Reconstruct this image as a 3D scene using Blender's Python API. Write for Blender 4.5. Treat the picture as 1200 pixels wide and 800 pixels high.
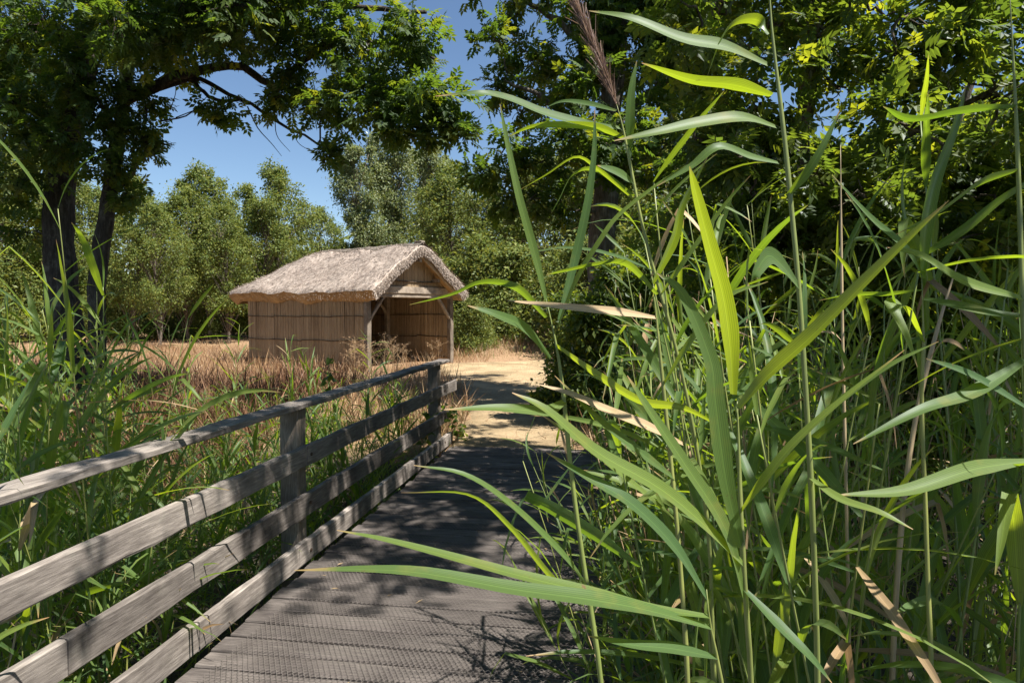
import bpy, math, random
import numpy as np
from mathutils import Vector, Matrix

for _o in list(bpy.data.objects): bpy.data.objects.remove(_o)
scene = bpy.context.scene
col = scene.collection
R = math.radians

# ------------------------------------------------------------------ camera
FPX = 800.0                       # focal length in photo pixels (1200 x 800)
PITCH = math.atan(38 / 800)
CAM = np.array([0.0, 0.0, 1.6])
cam_d = bpy.data.cameras.new('camera'); cam = bpy.data.objects.new('camera', cam_d); col.objects.link(cam)
cam_d.sensor_width = 36; cam_d.lens = 24; cam_d.clip_start = 0.05; cam_d.clip_end = 3000
cam.location = CAM; cam.rotation_euler = (math.pi / 2 - PITCH, 0, 0)
scene.camera = cam

# ------------------------------------------------------------------ light
SUN_EL = R(60); SUN_H = np.array([0.84, -0.54]); SUN_H /= np.linalg.norm(SUN_H)
world = bpy.data.worlds.new('World'); scene.world = world; world.use_nodes = True
wn = world.node_tree.nodes; wl = world.node_tree.links
sky = wn.new('ShaderNodeTexSky'); sky.sky_type = 'NISHITA'; sky.sun_disc = False
sky.sun_elevation = SUN_EL; sky.sun_rotation = math.atan2(SUN_H[0], SUN_H[1])
sky.air_density = 1.0; sky.dust_density = 0.0; sky.ozone_density = 4.0
wl.new(sky.outputs[0], wn['Background'].inputs[0]); wn['Background'].inputs[1].default_value = 0.058
sun_d = bpy.data.lights.new('sun', 'SUN'); sun_d.energy = 5.0; sun_d.angle = R(0.53); sun_d.color = (1.0, 0.95, 0.87)
sun = bpy.data.objects.new('sun', sun_d); col.objects.link(sun)
S = Vector((SUN_H[0] * math.cos(SUN_EL), SUN_H[1] * math.cos(SUN_EL), math.sin(SUN_EL)))
sun.rotation_euler = S.to_track_quat('Z', 'Y').to_euler(); sun.location = S * 60
vs = scene.view_settings; vs.view_transform = 'Standard'; vs.look = 'None'; vs.exposure = 1.25; vs.gamma = 1; vs.use_curve_mapping = False
scene.render.engine = 'CYCLES'
cy = scene.cycles; cy.max_bounces = 8; cy.diffuse_bounces = 3; cy.glossy_bounces = 2; cy.transmission_bounces = 5
cy.use_denoising = True; cy.sample_clamp_indirect = 6

rng = np.random.default_rng(7); random.seed(7)
def nrm(v): v = np.asarray(v, float); return v / (np.linalg.norm(v, axis=-1, keepdims=True) + 1e-12)

# ------------------------------------------------------------------ frames: pixel -> place
cp, sp = math.cos(PITCH), math.sin(PITCH)
def at(px, py, d):
    a = (px - 600) / FPX; b = (400 - py) / FPX
    return CAM + d * np.array([a, cp + b * sp, -sp + b * cp])
def on_ground(px, py, z=0.0):
    r = at(px, py, 1.0) - CAM
    return CAM + r * ((z - CAM[2]) / r[2])
YAW = math.atan(120 / 800)
WU = np.array([math.sin(YAW), math.cos(YAW)]); WV = np.array([math.cos(YAW), -math.sin(YAW)])
def walk(x, t, z=0.0): p = WV * x + WU * t; return np.array([p[0], p[1], z])     # x across the boardwalk, t along it
def smooth(a, b, x): u = np.clip((x - a) / (b - a), 0, 1); return u * u * (3 - 2 * u)
def ground_z(x, y):
    x = np.asarray(x, float); y = np.asarray(y, float)
    t = x * WU[0] + y * WU[1]; s = x * WV[0] + y * WV[1]
    z = -0.62 * (1 - smooth(6.7, 8.0, t)) - 0.12 * smooth(11, 18, t)
    z = z + 0.035 * np.sin(0.9 * x + 1.3) * np.cos(0.7 * y) * smooth(9, 12, np.abs(s) * 3 + t * 0.5) * smooth(8, 12, t)
    z = z + 0.5 * smooth(26, 60, y) + 0.35 * smooth(22.5, 25, y) * smooth(-1.8, -0.4, x) * (1 - smooth(3, 7, x))
    return z

# ------------------------------------------------------------------ mesh helpers
class Acc:
    """collects arrays of vertices and faces; becomes one mesh"""
    def __init__(s): s.v = []; s.f = []; s.a = {}; s.n = 0
    def add(s, V, F, **attrs):
        V = np.asarray(V, float).reshape(-1, 3)
        s.v.append(V)
        for f in (F if isinstance(F, list) else [F]): s.f.append(np.asarray(f, int) + s.n)
        for k, a in attrs.items():
            a = np.broadcast_to(np.asarray(a, float).ravel(), (len(V),)) if np.size(a) == 1 else np.asarray(a, float).ravel()
            s.a.setdefault(k, []).append((s.n, a))
        s.n += len(V)
    def mesh(s, name, mat, smooth_shade=True):
        me = bpy.data.meshes.new(name)
        V = np.concatenate(s.v)
        me.vertices.add(len(V)); me.vertices.foreach_set('co', V.astype(np.float32).ravel())
        nl = sum(f.size for f in s.f); nf = sum(len(f) for f in s.f)
        loops = np.concatenate([f.ravel() for f in s.f]).astype(np.int32)
        tot = np.concatenate([np.full(len(f), f.shape[1], np.int32) for f in s.f])
        start = np.concatenate([[0], np.cumsum(tot)[:-1]]).astype(np.int32)
        me.loops.add(nl); me.polygons.add(nf)
        me.loops.foreach_set('vertex_index', loops)
        me.polygons.foreach_set('loop_start', start); me.polygons.foreach_set('loop_total', tot)
        me.polygons.foreach_set('use_smooth', np.full(nf, smooth_shade))
        me.update(calc_edges=True)
        for k, lst in s.a.items():
            at_ = me.attributes.new(k, 'FLOAT', 'POINT'); arr = np.zeros(len(V), np.float32)
            for o, a in lst: arr[o:o + len(a)] = a
            at_.data.foreach_set('value', arr)
        me.materials.append(mat)
        return me
def link(name, data, parent=None, loc=None, rot=None, scale=None):
    o = bpy.data.objects.new(name, data); col.objects.link(o)
    if parent is not None: o.parent = parent
    if loc is not None: o.location = loc
    if rot is not None: o.rotation_euler = rot
    if scale is not None: o.scale = scale
    return o
def tag(o, label=None, cat=None, group=None, kind=None):
    if label: o['label'] = label
    if cat: o['category'] = cat
    if group: o['group'] = group
    if kind: o['kind'] = kind
    return o
def empty(name, loc, label, cat, group=None, rz=0):
    o = link(name, None, loc=loc, rot=(0, 0, rz)); o.empty_display_size = 0.1
    return tag(o, label, cat, group)
BOXF = np.array([[0, 3, 2, 1], [4, 5, 6, 7], [0, 1, 5, 4], [1, 2, 6, 5], [2, 3, 7, 6], [3, 0, 4, 7]])
def board(acc, p0, p1, w, h, up=(0, 0, 1), bev=0.006, seg=1, wob=0.0, r=None, **attrs):
    """a sawn board from p0 to p1 (centre line), w wide across, h high, bevelled edges, slightly wavy"""
    p0 = np.asarray(p0, float); p1 = np.asarray(p1, float); d = nrm(p1 - p0)
    x = nrm(np.cross(d, up)); z = np.cross(x, d)
    b = bev; hw, hh = w / 2, h / 2
    prof = np.array([[-hw + b, -hh], [hw - b, -hh], [hw, -hh + b], [hw, hh - b], [hw - b, hh], [-hw + b, hh], [-hw, hh - b], [-hw, -hh + b]])
    n = len(prof); V = []
    rr = r or rng
    for i in range(seg + 1):
        c = p0 + (p1 - p0) * i / seg
        j = prof + (rr.normal(0, wob, prof.shape) if wob else 0)
        V.append(c + j[:, :1] * x + j[:, 1:] * z)
    V = np.concatenate(V)
    F = [[i * n + k, i * n + (k + 1) % n, (i + 1) * n + (k + 1) % n, (i + 1) * n + k] for i in range(seg) for k in range(n)]
    caps = np.array([list(range(n))[::-1], [seg * n + k for k in range(n)]])
    acc.add(V, [np.array(F), caps], **attrs)
def tube(acc, P, rad, sides=7, **attrs):
    P = np.asarray(P, float); n = len(P); rad = np.broadcast_to(np.asarray(rad, float), (n,))
    T = np.gradient(P, axis=0); T = nrm(T)
    ref = np.array([0, 0, 1.0]) if abs(T[0][2]) < 0.9 else np.array([1.0, 0, 0])
    a = nrm(np.cross(T[0], ref)); V = []
    ang = np.linspace(0, 2 * np.pi, sides, endpoint=False)
    for i in range(n):
        a = nrm(a - T[i] * np.dot(a, T[i])); b = np.cross(T[i], a)
        V.append(P[i] + rad[i] * (np.cos(ang)[:, None] * a + np.sin(ang)[:, None] * b))
    V = np.concatenate(V); k = np.arange(sides); k2 = (k + 1) % sides
    F = np.concatenate([np.stack([i * sides + k, i * sides + k2, (i + 1) * sides + k2, (i + 1) * sides + k], 1) for i in range(n - 1)])
    caps = np.array([k[::-1], (n - 1) * sides + k])
    acc.add(V, [F, caps], **attrs)
def spline(P, m):
    """Catmull-Rom through P, m points"""
    P = np.asarray(P, float); n = len(P)
    if n == 2: return P[0] + (P[1] - P[0]) * np.linspace(0, 1, m)[:, None]
    Q = np.concatenate([[2 * P[0] - P[1]], P, [2 * P[-1] - P[-2]]])
    out = []
    for u in np.linspace(0, n - 1 - 1e-9, m):
        i = int(u); t = u - i; a, b, c, d = Q[i:i + 4]
        out.append(0.5 * (2 * b + (c - a) * t + (2 * a - 5 * b + 4 * c - d) * t * t + (3 * b - a - 3 * c + d) * t ** 3))
    return np.array(out)
def frames(D, N):
    """rotation matrices with local +Y along D and local +Z near N"""
    y = nrm(D); x = nrm(np.cross(y, N)); z = np.cross(x, y)
    return np.stack([x, y, z], axis=-1)
def scatter(acc, unitV, unitF, pos, D, N, size, **attrs):
    """copies of a small unit shape (faces all of one size) at many places"""
    M = frames(D, N); n = len(pos); k = len(unitV)
    size = np.broadcast_to(np.asarray(size, float), (n,))
    V = np.einsum('nij,kj->nki', M, unitV) * size[:, None, None] + pos[:, None, :]
    F = [(f[None] + (np.arange(n) * k)[:, None, None]).reshape(-1, f.shape[1]) for f in (unitF if isinstance(unitF, list) else [unitF])]
    acc.add(V.reshape(-1, 3), F, **{a: np.repeat(v, k) if np.ndim(v) and len(v) == n else np.tile(v, n) for a, v in attrs.items()})

# ------------------------------------------------------------------ materials
def mat(name):
    m = bpy.data.materials.new(name); m.use_nodes = True
    return m, m.node_tree.nodes, m.node_tree.links, m.node_tree.nodes['Principled BSDF']
def ramp(n, stops, interp='LINEAR'):
    r = n.new('ShaderNodeValToRGB'); r.color_ramp.interpolation = interp
    e = r.color_ramp.elements
    while len(e) < len(stops): e.new(0.5)
    for el, (p, c) in zip(e, stops): el.position = p; el.color = (*c, 1)
    return r
def math_(n, l, op, a, b=None, clamp=False):
    m = n.new('ShaderNodeMath'); m.operation = op; m.use_clamp = clamp
    for i, v in enumerate((a, b)):
        if v is None: continue
        if isinstance(v, (int, float)): m.inputs[i].default_value = v
        else: l.new(v, m.inputs[i])
    return m.outputs[0]
def noise(n, l, scale, detail=4, vec=None, rough=0.6):
    t = n.new('ShaderNodeTexNoise'); t.inputs['Scale'].default_value = scale; t.inputs['Detail'].default_value = detail; t.inputs['Roughness'].default_value = rough
    if vec is not None: l.new(vec, t.inputs['Vector'])
    return t.outputs['Fac']
def mapping(n, l, src, scale):
    m = n.new('ShaderNodeMapping'); l.new(src, m.inputs[0]); m.inputs['Scale'].default_value = scale; return m.outputs[0]
def mixc(n, l, f, a, b, mode='MIX'):
    m = n.new('ShaderNodeMix'); m.data_type = 'RGBA'; m.blend_type = mode
    if isinstance(f, (int, float)): m.inputs[0].default_value = f
    else: l.new(f, m.inputs[0])
    for i, c in ((6, a), (7, b)):
        if isinstance(c, tuple): m.inputs[i].default_value = (*c, 1)
        else: l.new(c, m.inputs[i])
    return m.outputs[2]
def attr(n, name): a = n.new('ShaderNodeAttribute'); a.attribute_name = name; return a.outputs['Fac']
def bump(n, l, b, h, strength, dist):
    u = n.new('ShaderNodeBump'); u.inputs['Strength'].default_value = strength; u.inputs['Distance'].default_value = dist
    l.new(h, u.inputs['Height']); l.new(u.outputs[0], b.inputs['Normal'])
def leaf_mat(name, stops, trans, tfac=0.35, gloss=0.35, rough=0.4, veins=False, tip=None):
    """thin leaf: diffuse + light through the blade + waxy sheen; tint varies leaf by leaf"""
    m, n, l, b = mat(name)
    out = n['Material Output']
    oi = n.new('ShaderNodeObjectInfo')
    f = math_(n, l, 'FRACT', math_(n, l, 'ADD', attr(n, 'tint'), oi.outputs['Random']))
    c = ramp(n, stops); l.new(f, c.inputs[0]); colr = c.outputs[0]
    tr = ramp(n, trans); l.new(f, tr.inputs[0]); tcol = tr.outputs[0]
    if veins:
        v = attr(n, 'v')
        w = math_(n, l, 'SINE', math_(n, l, 'MULTIPLY', v, 32.0))
        k = math_(n, l, 'MULTIPLY_ADD', w, 0.17); k.node.inputs[2].default_value = 0.95
        rib = math_(n, l, 'SUBTRACT', 1.0, math_(n, l, 'MULTIPLY', math_(n, l, 'ABSOLUTE', v), 9.0), True)
        k = math_(n, l, 'ADD', k, math_(n, l, 'MULTIPLY', rib, 0.35))
        cc = n.new('ShaderNodeCombineColor'); [l.new(k, cc.inputs[i]) for i in range(3)]
        colr = mixc(n, l, 1.0, colr, cc.outputs[0], 'MULTIPLY'); tcol = mixc(n, l, 1.0, tcol, cc.outputs[0], 'MULTIPLY')
        geo = n.new('ShaderNodeNewGeometry')
        bl = noise(n, l, 14, 4, geo.outputs['Position'])
        fac = math_(n, l, 'MULTIPLY', math_(n, l, 'SUBTRACT', bl, 0.56, True), 3.0, True)
        colr = mixc(n, l, fac, colr, (0.22, 0.2, 0.05))
        sp2 = noise(n, l, 70, 3, geo.outputs['Position'])
        spf = math_(n, l, 'MULTIPLY', math_(n, l, 'SUBTRACT', sp2, 0.68, True), 9.0, True)
        colr = mixc(n, l, spf, colr, (0.16, 0.10, 0.04)); tcol = mixc(n, l, spf, tcol, (0.12, 0.06, 0.02))
        if tip:
            u = math_(n, l, 'ADD', attr(n, 'u'), math_(n, l, 'MULTIPLY', math_(n, l, 'SUBTRACT', bl, 0.5), 0.25))
            tf = math_(n, l, 'MULTIPLY', math_(n, l, 'SUBTRACT', u, 0.9, True), 9.0, True)
            colr = mixc(n, l, tf, colr, tip); tcol = mixc(n, l, tf, tcol, tip)
    d = n.new('ShaderNodeBsdfDiffuse'); l.new(colr, d.inputs[0])
    t = n.new('ShaderNodeBsdfTranslucent'); l.new(tcol, t.inputs[0])
    mx = n.new('ShaderNodeMixShader'); mx.inputs[0].default_value = tfac
    l.new(d.outputs[0], mx.inputs[1]); l.new(t.outputs[0], mx.inputs[2])
    g = n.new('ShaderNodeBsdfGlossy'); g.inputs['Roughness'].default_value = rough; g.inputs[0].default_value = (0.9, 0.95, 1, 1)
    fr = n.new('ShaderNodeFresnel'); fr.inputs[0].default_value = 1.42
    m2 = n.new('ShaderNodeMixShader'); l.new(math_(n, l, 'MULTIPLY', math_(n, l, 'MINIMUM', fr.outputs[0], 0.22), gloss), m2.inputs[0])
    l.new(mx.outputs[0], m2.inputs[1]); l.new(g.outputs[0], m2.inputs[2]); l.new(m2.outputs[0], out.inputs[0])
    n.remove(b)
    return m
def wood_mat(name, c1, c2, c3, axis_scale, rough=0.85, grain=1.0, coord='Object', knots=False):
    m, n, l, b = mat(name)
    tc = n.new('ShaderNodeTexCoord'); oi = n.new('ShaderNodeObjectInfo')
    add = n.new('ShaderNodeVectorMath'); add.operation = 'ADD'; l.new(tc.outputs[coord], add.inputs[0])
    cmb = n.new('ShaderNodeCombineXYZ'); [l.new(math_(n, l, 'MULTIPLY', oi.outputs['Random'], 37.0 + 11 * i), cmb.inputs[i]) for i in range(3)]
    l.new(cmb.outputs[0], add.inputs[1]); v = add.outputs[0]
    g = noise(n, l, 6.0, 8, mapping(n, l, v, axis_scale), 0.7)
    big = noise(n, l, 2.3, 4, v)
    r = ramp(n, [(0.30, c1), (0.5, c2), (0.72, c3)]); l.new(g, r.inputs[0])
    dk = ramp(n, [(0.35, (0.55, 0.53, 0.52)), (0.62, (1.12, 1.1, 1.06))]); l.new(big, dk.inputs[0])
    cc = mixc(n, l, 1.0, r.outputs[0], dk.outputs[0], 'MULTIPLY')
    rv = math_(n, l, 'MULTIPLY_ADD', oi.outputs['Random'], 0.4); rv.node.inputs[2].default_value = 0.8
    c3n = n.new('ShaderNodeCombineColor'); [l.new(rv, c3n.inputs[i]) for i in range(3)]
    cc = mixc(n, l, 1.0, cc, c3n.outputs[0], 'MULTIPLY')
    if knots:
        vo = n.new('ShaderNodeTexVoronoi'); vo.inputs['Scale'].default_value = 1.0; l.new(mapping(n, l, v, (1.6, 5, 5)), vo.inputs['Vector'])
        kf = ramp(n, [(0.05, (1, 1, 1)), (0.11, (0, 0, 0))]); l.new(vo.outputs['Distance'], kf.inputs[0])
        cc = mixc(n, l, math_(n, l, 'MULTIPLY', kf.outputs[0], .85), cc, (0.03, 0.022, 0.018))
        st = noise(n, l, 9, 5, v, .7); sf = ramp(n, [(.58, (0, 0, 0)), (.7, (1, 1, 1))]); l.new(st, sf.inputs[0])
        cc = mixc(n, l, math_(n, l, 'MULTIPLY', sf.outputs[0], .45), cc, (0.2, 0.19, 0.16))
    l.new(cc, b.inputs['Base Color']); b.inputs['Roughness'].default_value = rough; b.inputs['Specular IOR Level'].default_value = 0.25
    bump(n, l, b, g, 0.7 * grain, 0.006)
    return m
M = {}
M['rail'] = wood_mat('weathered_rail_wood', (0.10, 0.086, 0.078), (0.20, 0.178, 0.163), (0.36, 0.325, 0.30), (1.0, 12, 12), grain=0.8, knots=True)
M['plank'] = wood_mat('weathered_deck_wood', (0.036, 0.032, 0.031), (0.118, 0.104, 0.098), (0.235, 0.21, 0.197), (1.2, 30, 30), grain=1.2)
M['oak'] = wood_mat('grey_oak', (0.10, 0.08, 0.062), (0.25, 0.21, 0.17), (0.40, 0.345, 0.29), (30, 30, 2))
M['beam'] = wood_mat('grey_oak_beam', (0.10, 0.08, 0.062), (0.25, 0.21, 0.17), (0.40, 0.345, 0.29), (2, 30, 30))
def straw_mat(name, c1, c2, c3, sc, bstr=0.8, dist=0.03):
    m, n, l, b = mat(name)
    tc = n.new('ShaderNodeTexCoord')
    g = noise(n, l, 5, 6, mapping(n, l, tc.outputs['Object'], sc), 0.75); big = noise(n, l, 1.1, 4, tc.outputs['Object'])
    f = math_(n, l, 'ADD', math_(n, l, 'MULTIPLY', g, 0.75), math_(n, l, 'MULTIPLY', big, 0.25))
    f = math_(n, l, 'ADD', f, math_(n, l, 'MULTIPLY', math_(n, l, 'SUBTRACT', attr(n, 'tint'), 0.5), 0.35))
    r = ramp(n, [(0.33, c1), (0.5, c2), (0.68, c3)]); l.new(f, r.inputs[0]); l.new(r.outputs[0], b.inputs['Base Color'])
    b.inputs['Roughness'].default_value = 0.8; b.inputs['Specular IOR Level'].default_value = 0.2
    bump(n, l, b, g, bstr, dist)
    return m
M['thatch'] = straw_mat('weathered_thatch', (0.17, 0.13, 0.105), (0.35, 0.285, 0.238), (0.53, 0.455, 0.39), (9, 9, 9))
M['underthatch'] = straw_mat('golden_under_thatch', (0.16, 0.095, 0.04), (0.33, 0.21, 0.1), (0.48, 0.34, 0.18), (9, 9, 9))
M['reedwall'] = straw_mat('dry_reed_panel', (0.19, 0.13, 0.075), (0.31, 0.225, 0.14), (0.42, 0.32, 0.205), (14, 14, 0.7), 0.5, 0.015)
M['batten'] = straw_mat('dark_batten', (0.05, 0.03, 0.018), (0.10, 0.065, 0.04), (0.17, 0.12, 0.08), (3, 3, 3))
M['ridge'] = straw_mat('ridge_thatch', (0.06, 0.05, 0.04), (0.15, 0.125, 0.1), (0.28, 0.24, 0.2), (9, 9, 9))
def bark_mat(name, c1, c2, c3, sc=(6, 6, 1.3)):
    m, n, l, b = mat(name); tc = n.new('ShaderNodeTexCoord')
    g = noise(n, l, 3.2, 8, mapping(n, l, tc.outputs['Object'], sc), 0.7); big = noise(n, l, 3.5, 5, tc.outputs['Object'], 0.7)
    r = ramp(n, [(0.3, c1), (0.52, c2), (0.7, c3)]); l.new(g, r.inputs[0])
    li = ramp(n, [(0.55, (0, 0, 0)), (0.66, (1, 1, 1))]); l.new(big, li.inputs[0])
    cc = mixc(n, l, math_(n, l, 'MULTIPLY', li.outputs[0], 0.55), r.outputs[0], (c3[0] * 1.25, c3[1] * 1.3, c3[2] * 1.2))
    l.new(cc, b.inputs['Base Color']); b.inputs['Roughness'].default_value = 0.9; b.inputs['Specular IOR Level'].default_value = 0.15
    bump(n, l, b, g, 1.0, 0.05); return m
M['bark'] = bark_mat('ash_bark', (0.022, 0.018, 0.014), (0.062, 0.052, 0.042), (0.14, 0.125, 0.105))
M['bark_pale'] = bark_mat('pale_bark', (0.05, 0.04, 0.03), (0.14, 0.115, 0.092), (0.27, 0.235, 0.2))
M['ash_leaf'] = leaf_mat('ash_leaf', [(0, (0.022, 0.046, 0.010)), (0.6, (0.04, 0.072, 0.016)), (1, (0.062, 0.095, 0.022))],
                         [(0, (0.14, 0.24, 0.02)), (0.7, (0.22, 0.33, 0.02)), (1, (0.40, 0.42, 0.02))], 0.45, 0.25, 0.5)
M['shrub_leaf'] = leaf_mat('shrub_leaf', [(0, (0.04, 0.075, 0.016)), (0.6, (0.07, 0.11, 0.022)), (1, (0.11, 0.14, 0.026))],
                           [(0, (0.14, 0.22, 0.02)), (0.7, (0.24, 0.32, 0.02)), (1, (0.48, 0.50, 0.02))], 0.55, 0.4, 0.45)
M['far_leaf'] = leaf_mat('woodland_leaf', [(0, (0.07, 0.108, 0.022)), (0.5, (0.125, 0.168, 0.036)), (1, (0.21, 0.225, 0.052))],
                         [(0, (0.15, 0.21, 0.025)), (1, (0.34, 0.33, 0.05))], 0.4, 0.3, 0.5)
M['poplar_leaf'] = leaf_mat('poplar_leaf', [(0, (0.09, 0.13, 0.055)), (0.5, (0.155, 0.19, 0.08)), (1, (0.25, 0.265, 0.12))],
                            [(0, (0.17, 0.25, 0.04)), (1, (0.36, 0.36, 0.07))], 0.38, 0.5, 0.45)
M['reed_leaf'] = leaf_mat('reed_leaf', [(0, (0.060, 0.112, 0.042)), (0.5, (0.085, 0.142, 0.042)), (1, (0.130, 0.185, 0.040))],
                          [(0, (0.27, 0.45, 0.018)), (1, (0.52, 0.64, 0.02))], 0.44, 0.36, 0.45, True, (0.42, 0.26, 0.12))
M['dead_leaf'] = leaf_mat('dry_reed_leaf', [(0, (0.27, 0.18, 0.095)), (1, (0.47, 0.35, 0.21))], [(0, (0.4, 0.24, 0.1)), (1, (0.5, 0.36, 0.2))], 0.25, 0.3, 0.5, True)
M['grass'] = leaf_mat('green_grass_blade', [(0, (0.05, 0.085, 0.02)), (1, (0.13, 0.16, 0.045))], [(0, (0.15, 0.25, 0.02)), (1, (0.3, 0.36, 0.05))], 0.35, 0.3, 0.5)
M['dry_grass'] = leaf_mat('dry_grass_blade', [(0, (0.20, 0.11, 0.06)), (0.45, (0.34, 0.205, 0.11)), (0.8, (0.46, 0.31, 0.17)), (1, (0.5, 0.39, 0.23))],
                          [(0, (0.28, 0.14, 0.06)), (1, (0.5, 0.34, 0.17))], 0.3, 0.25, 0.5)
M['rust_weed'] = leaf_mat('rust_brown_weed', [(0, (0.11, 0.055, 0.032)), (1, (0.27, 0.15, 0.085))], [(0, (0.12, 0.05, 0.02)), (1, (0.2, 0.09, 0.05))], 0.25, 0.2, 0.5)
M['weed_head'] = leaf_mat('dry_seed_head', [(0, (0.26, 0.155, 0.085)), (1, (0.52, 0.37, 0.22))], [(0, (0.2, 0.12, 0.05)), (1, (0.3, 0.2, 0.1))], 0.2, 0.2, 0.5)
M['plume'] = leaf_mat('reed_plume', [(0, (0.16, 0.10, 0.09)), (1, (0.34, 0.23, 0.17))], [(0, (0.2, 0.12, 0.08)), (1, (0.35, 0.24, 0.15))], 0.3, 0.3, 0.5)
def stem_mat(name, a, b_):
    m, n, l, b = mat(name); oi = n.new('ShaderNodeObjectInfo'); tc = n.new('ShaderNodeTexCoord')
    f = math_(n, l, 'FRACT', math_(n, l, 'ADD', oi.outputs['Random'], attr(n, 'tint')))
    r = ramp(n, [(0, a), (1, b_)]); l.new(f, r.inputs[0])
    g = noise(n, l, 4, 4, mapping(n, l, tc.outputs['Object'], (20, 20, 2)))
    k = ramp(n, [(0.3, (0.7, 0.7, 0.7)), (0.65, (1.15, 1.1, 1))]); l.new(g, k.inputs[0])
    l.new(mixc(n, l, 1.0, r.outputs[0], k.outputs[0], 'MULTIPLY'), b.inputs['Base Color']); b.inputs['Roughness'].default_value = 0.45
    return m
M['reed_stem'] = stem_mat('green_reed_stem', (0.13, 0.19, 0.05), (0.24, 0.26, 0.08))
M['dead_stem'] = stem_mat('dry_reed_stem', (0.20, 0.14, 0.085), (0.42, 0.33, 0.2))
def ground_mat():
    m, n, l, b = mat('dry_meadow_soil'); tc = n.new('ShaderNodeTexCoord'); P = tc.outputs['Object']
    a = noise(n, l, 0.35, 6, P); f = noise(n, l, 18, 6, P, 0.75)
    r = ramp(n, [(0.3, (0.13, 0.072, 0.04)), (0.5, (0.28, 0.175, 0.095)), (0.7, (0.39, 0.265, 0.15))]); l.new(f, r.inputs[0])
    gr = ramp(n, [(0.52, (0, 0, 0)), (0.68, (1, 1, 1))]); l.new(a, gr.inputs[0])
    cc = mixc(n, l, math_(n, l, 'MULTIPLY', gr.outputs[0], 0.35), r.outputs[0], (0.16, 0.15, 0.055))
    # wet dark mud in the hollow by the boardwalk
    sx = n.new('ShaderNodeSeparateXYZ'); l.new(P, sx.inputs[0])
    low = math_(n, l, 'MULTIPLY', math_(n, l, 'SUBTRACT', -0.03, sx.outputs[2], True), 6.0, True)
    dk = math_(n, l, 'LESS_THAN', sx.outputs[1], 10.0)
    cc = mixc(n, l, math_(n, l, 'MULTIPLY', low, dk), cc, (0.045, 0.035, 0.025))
    l.new(cc, b.inputs['Base Color']); b.inputs['Roughness'].default_value = 0.95; bump(n, l, b, f, 0.8, 0.04); return m
def path_mat():
    m, n, l, b = mat('dry_straw_path'); tc = n.new('ShaderNodeTexCoord'); P = tc.outputs['Object']
    f = noise(n, l, 26, 8, P, 0.8); a = noise(n, l, 1.1, 5, P); fib = noise(n, l, 9, 6, mapping(n, l, P, (1, 9, 1)), 0.8)
    g = math_(n, l, 'ADD', math_(n, l, 'MULTIPLY', f, 0.5), math_(n, l, 'MULTIPLY', fib, 0.5))
    r = ramp(n, [(0.33, (0.21, 0.14, 0.08)), (0.5, (0.43, 0.32, 0.19)), (0.68, (0.60, 0.485, 0.315))]); l.new(g, r.inputs[0])
    k = ramp(n, [(0.36, (0.62, 0.6, 0.52)), (0.62, (1.1, 1.07, 1.02))]); l.new(a, k.inputs[0])
    l.new(mixc(n, l, 1.0, r.outputs[0], k.outputs[0], 'MULTIPLY'), b.inputs['Base Color']); b.inputs['Roughness'].default_value = 0.9
    bump(n, l, b, g, 1.0, 0.05); return m
M['ground'] = ground_mat(); M['path'] = path_mat()
m_, n_, l_, b_ = mat('galvanised_wire'); b_.inputs['Base Color'].default_value = (0.11, 0.095, 0.085, 1); b_.inputs['Roughness'].default_value = 0.6; b_.inputs['Metallic'].default_value = 0.2; M['wire'] = m_
m_, n_, l_, b_ = mat('rusty_bolt'); b_.inputs['Base Color'].default_value = (0.09, 0.06, 0.045, 1); b_.inputs['Roughness'].default_value = 0.7; b_.inputs['Metallic'].default_value = 0.6; M['bolt'] = m_

# ------------------------------------------------------------------ ground and path
def axis(lo, hi, flo, fhi, fine, grow=1.22):
    c = list(np.arange(flo, fhi + 1e-6, fine)); s = fine; p = fhi
    while p < hi: s *= grow; p += s; c.append(p)
    s = fine; p = flo
    while p > lo: s *= grow; p -= s; c.insert(0, p)
    return np.array(c)
gx = axis(-900, 900, -14, 9, 0.25); gy = axis(-120, 1500, -2, 27, 0.25)
X, Y = np.meshgrid(gx, gy); Z = ground_z(X, Y)
nx, ny = len(gx), len(gy); I = np.arange(nx * ny).reshape(ny, nx)
acc = Acc(); acc.add(np.stack([X, Y, Z], -1), np.stack([I[:-1, :-1], I[:-1, 1:], I[1:, 1:], I[1:, :-1]], -1).reshape(-1, 4))
tag(link('ground', acc.mesh('ground', M['ground'])), kind='structure')
# path: from the end of the boardwalk to the open front of the hut and on to the right
pl = [on_ground(*p, -0.02)[:2] for p in ((524, 526), (540, 505), (549, 480), (540, 455), (520, 436))] + [np.array([-2.6, 20.2]), np.array([-0.8, 22.2])]
pr = [on_ground(*p, -0.02)[:2] for p in ((668, 526), (720, 505), (745, 480), (750, 458), (770, 440))] + [np.array([3.6, 21.0]), np.array([3.0, 23.6])]
L_ = spline(pl, 70); R_ = spline(pr, 70)
L_ = L_ + rng.normal(0, 0.035, L_.shape); R_ = R_ + rng.normal(0, 0.035, R_.shape)
us = np.linspace(0, 1, 26); PX = L_[:, None, :] * (1 - us[None, :, None]) + R_[:, None, :] * us[None, :, None]
PZ = ground_z(PX[..., 0], PX[..., 1]) + 0.02 + 0.006 * np.sin(PX[..., 0] * 5) * np.cos(PX[..., 1] * 4)
PZ[:, 0] -= 0.04; PZ[:, -1] -= 0.04
acc = Acc(); I = np.arange(70 * 26).reshape(70, 26)
acc.add(np.concatenate([PX, PZ[..., None]], -1), np.stack([I[:-1, :-1], I[:-1, 1:], I[1:, 1:], I[1:, :-1]], -1).reshape(-1, 4))
tag(link('dirt_path', acc.mesh('dirt_path', M['path'])), kind='structure')

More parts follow.
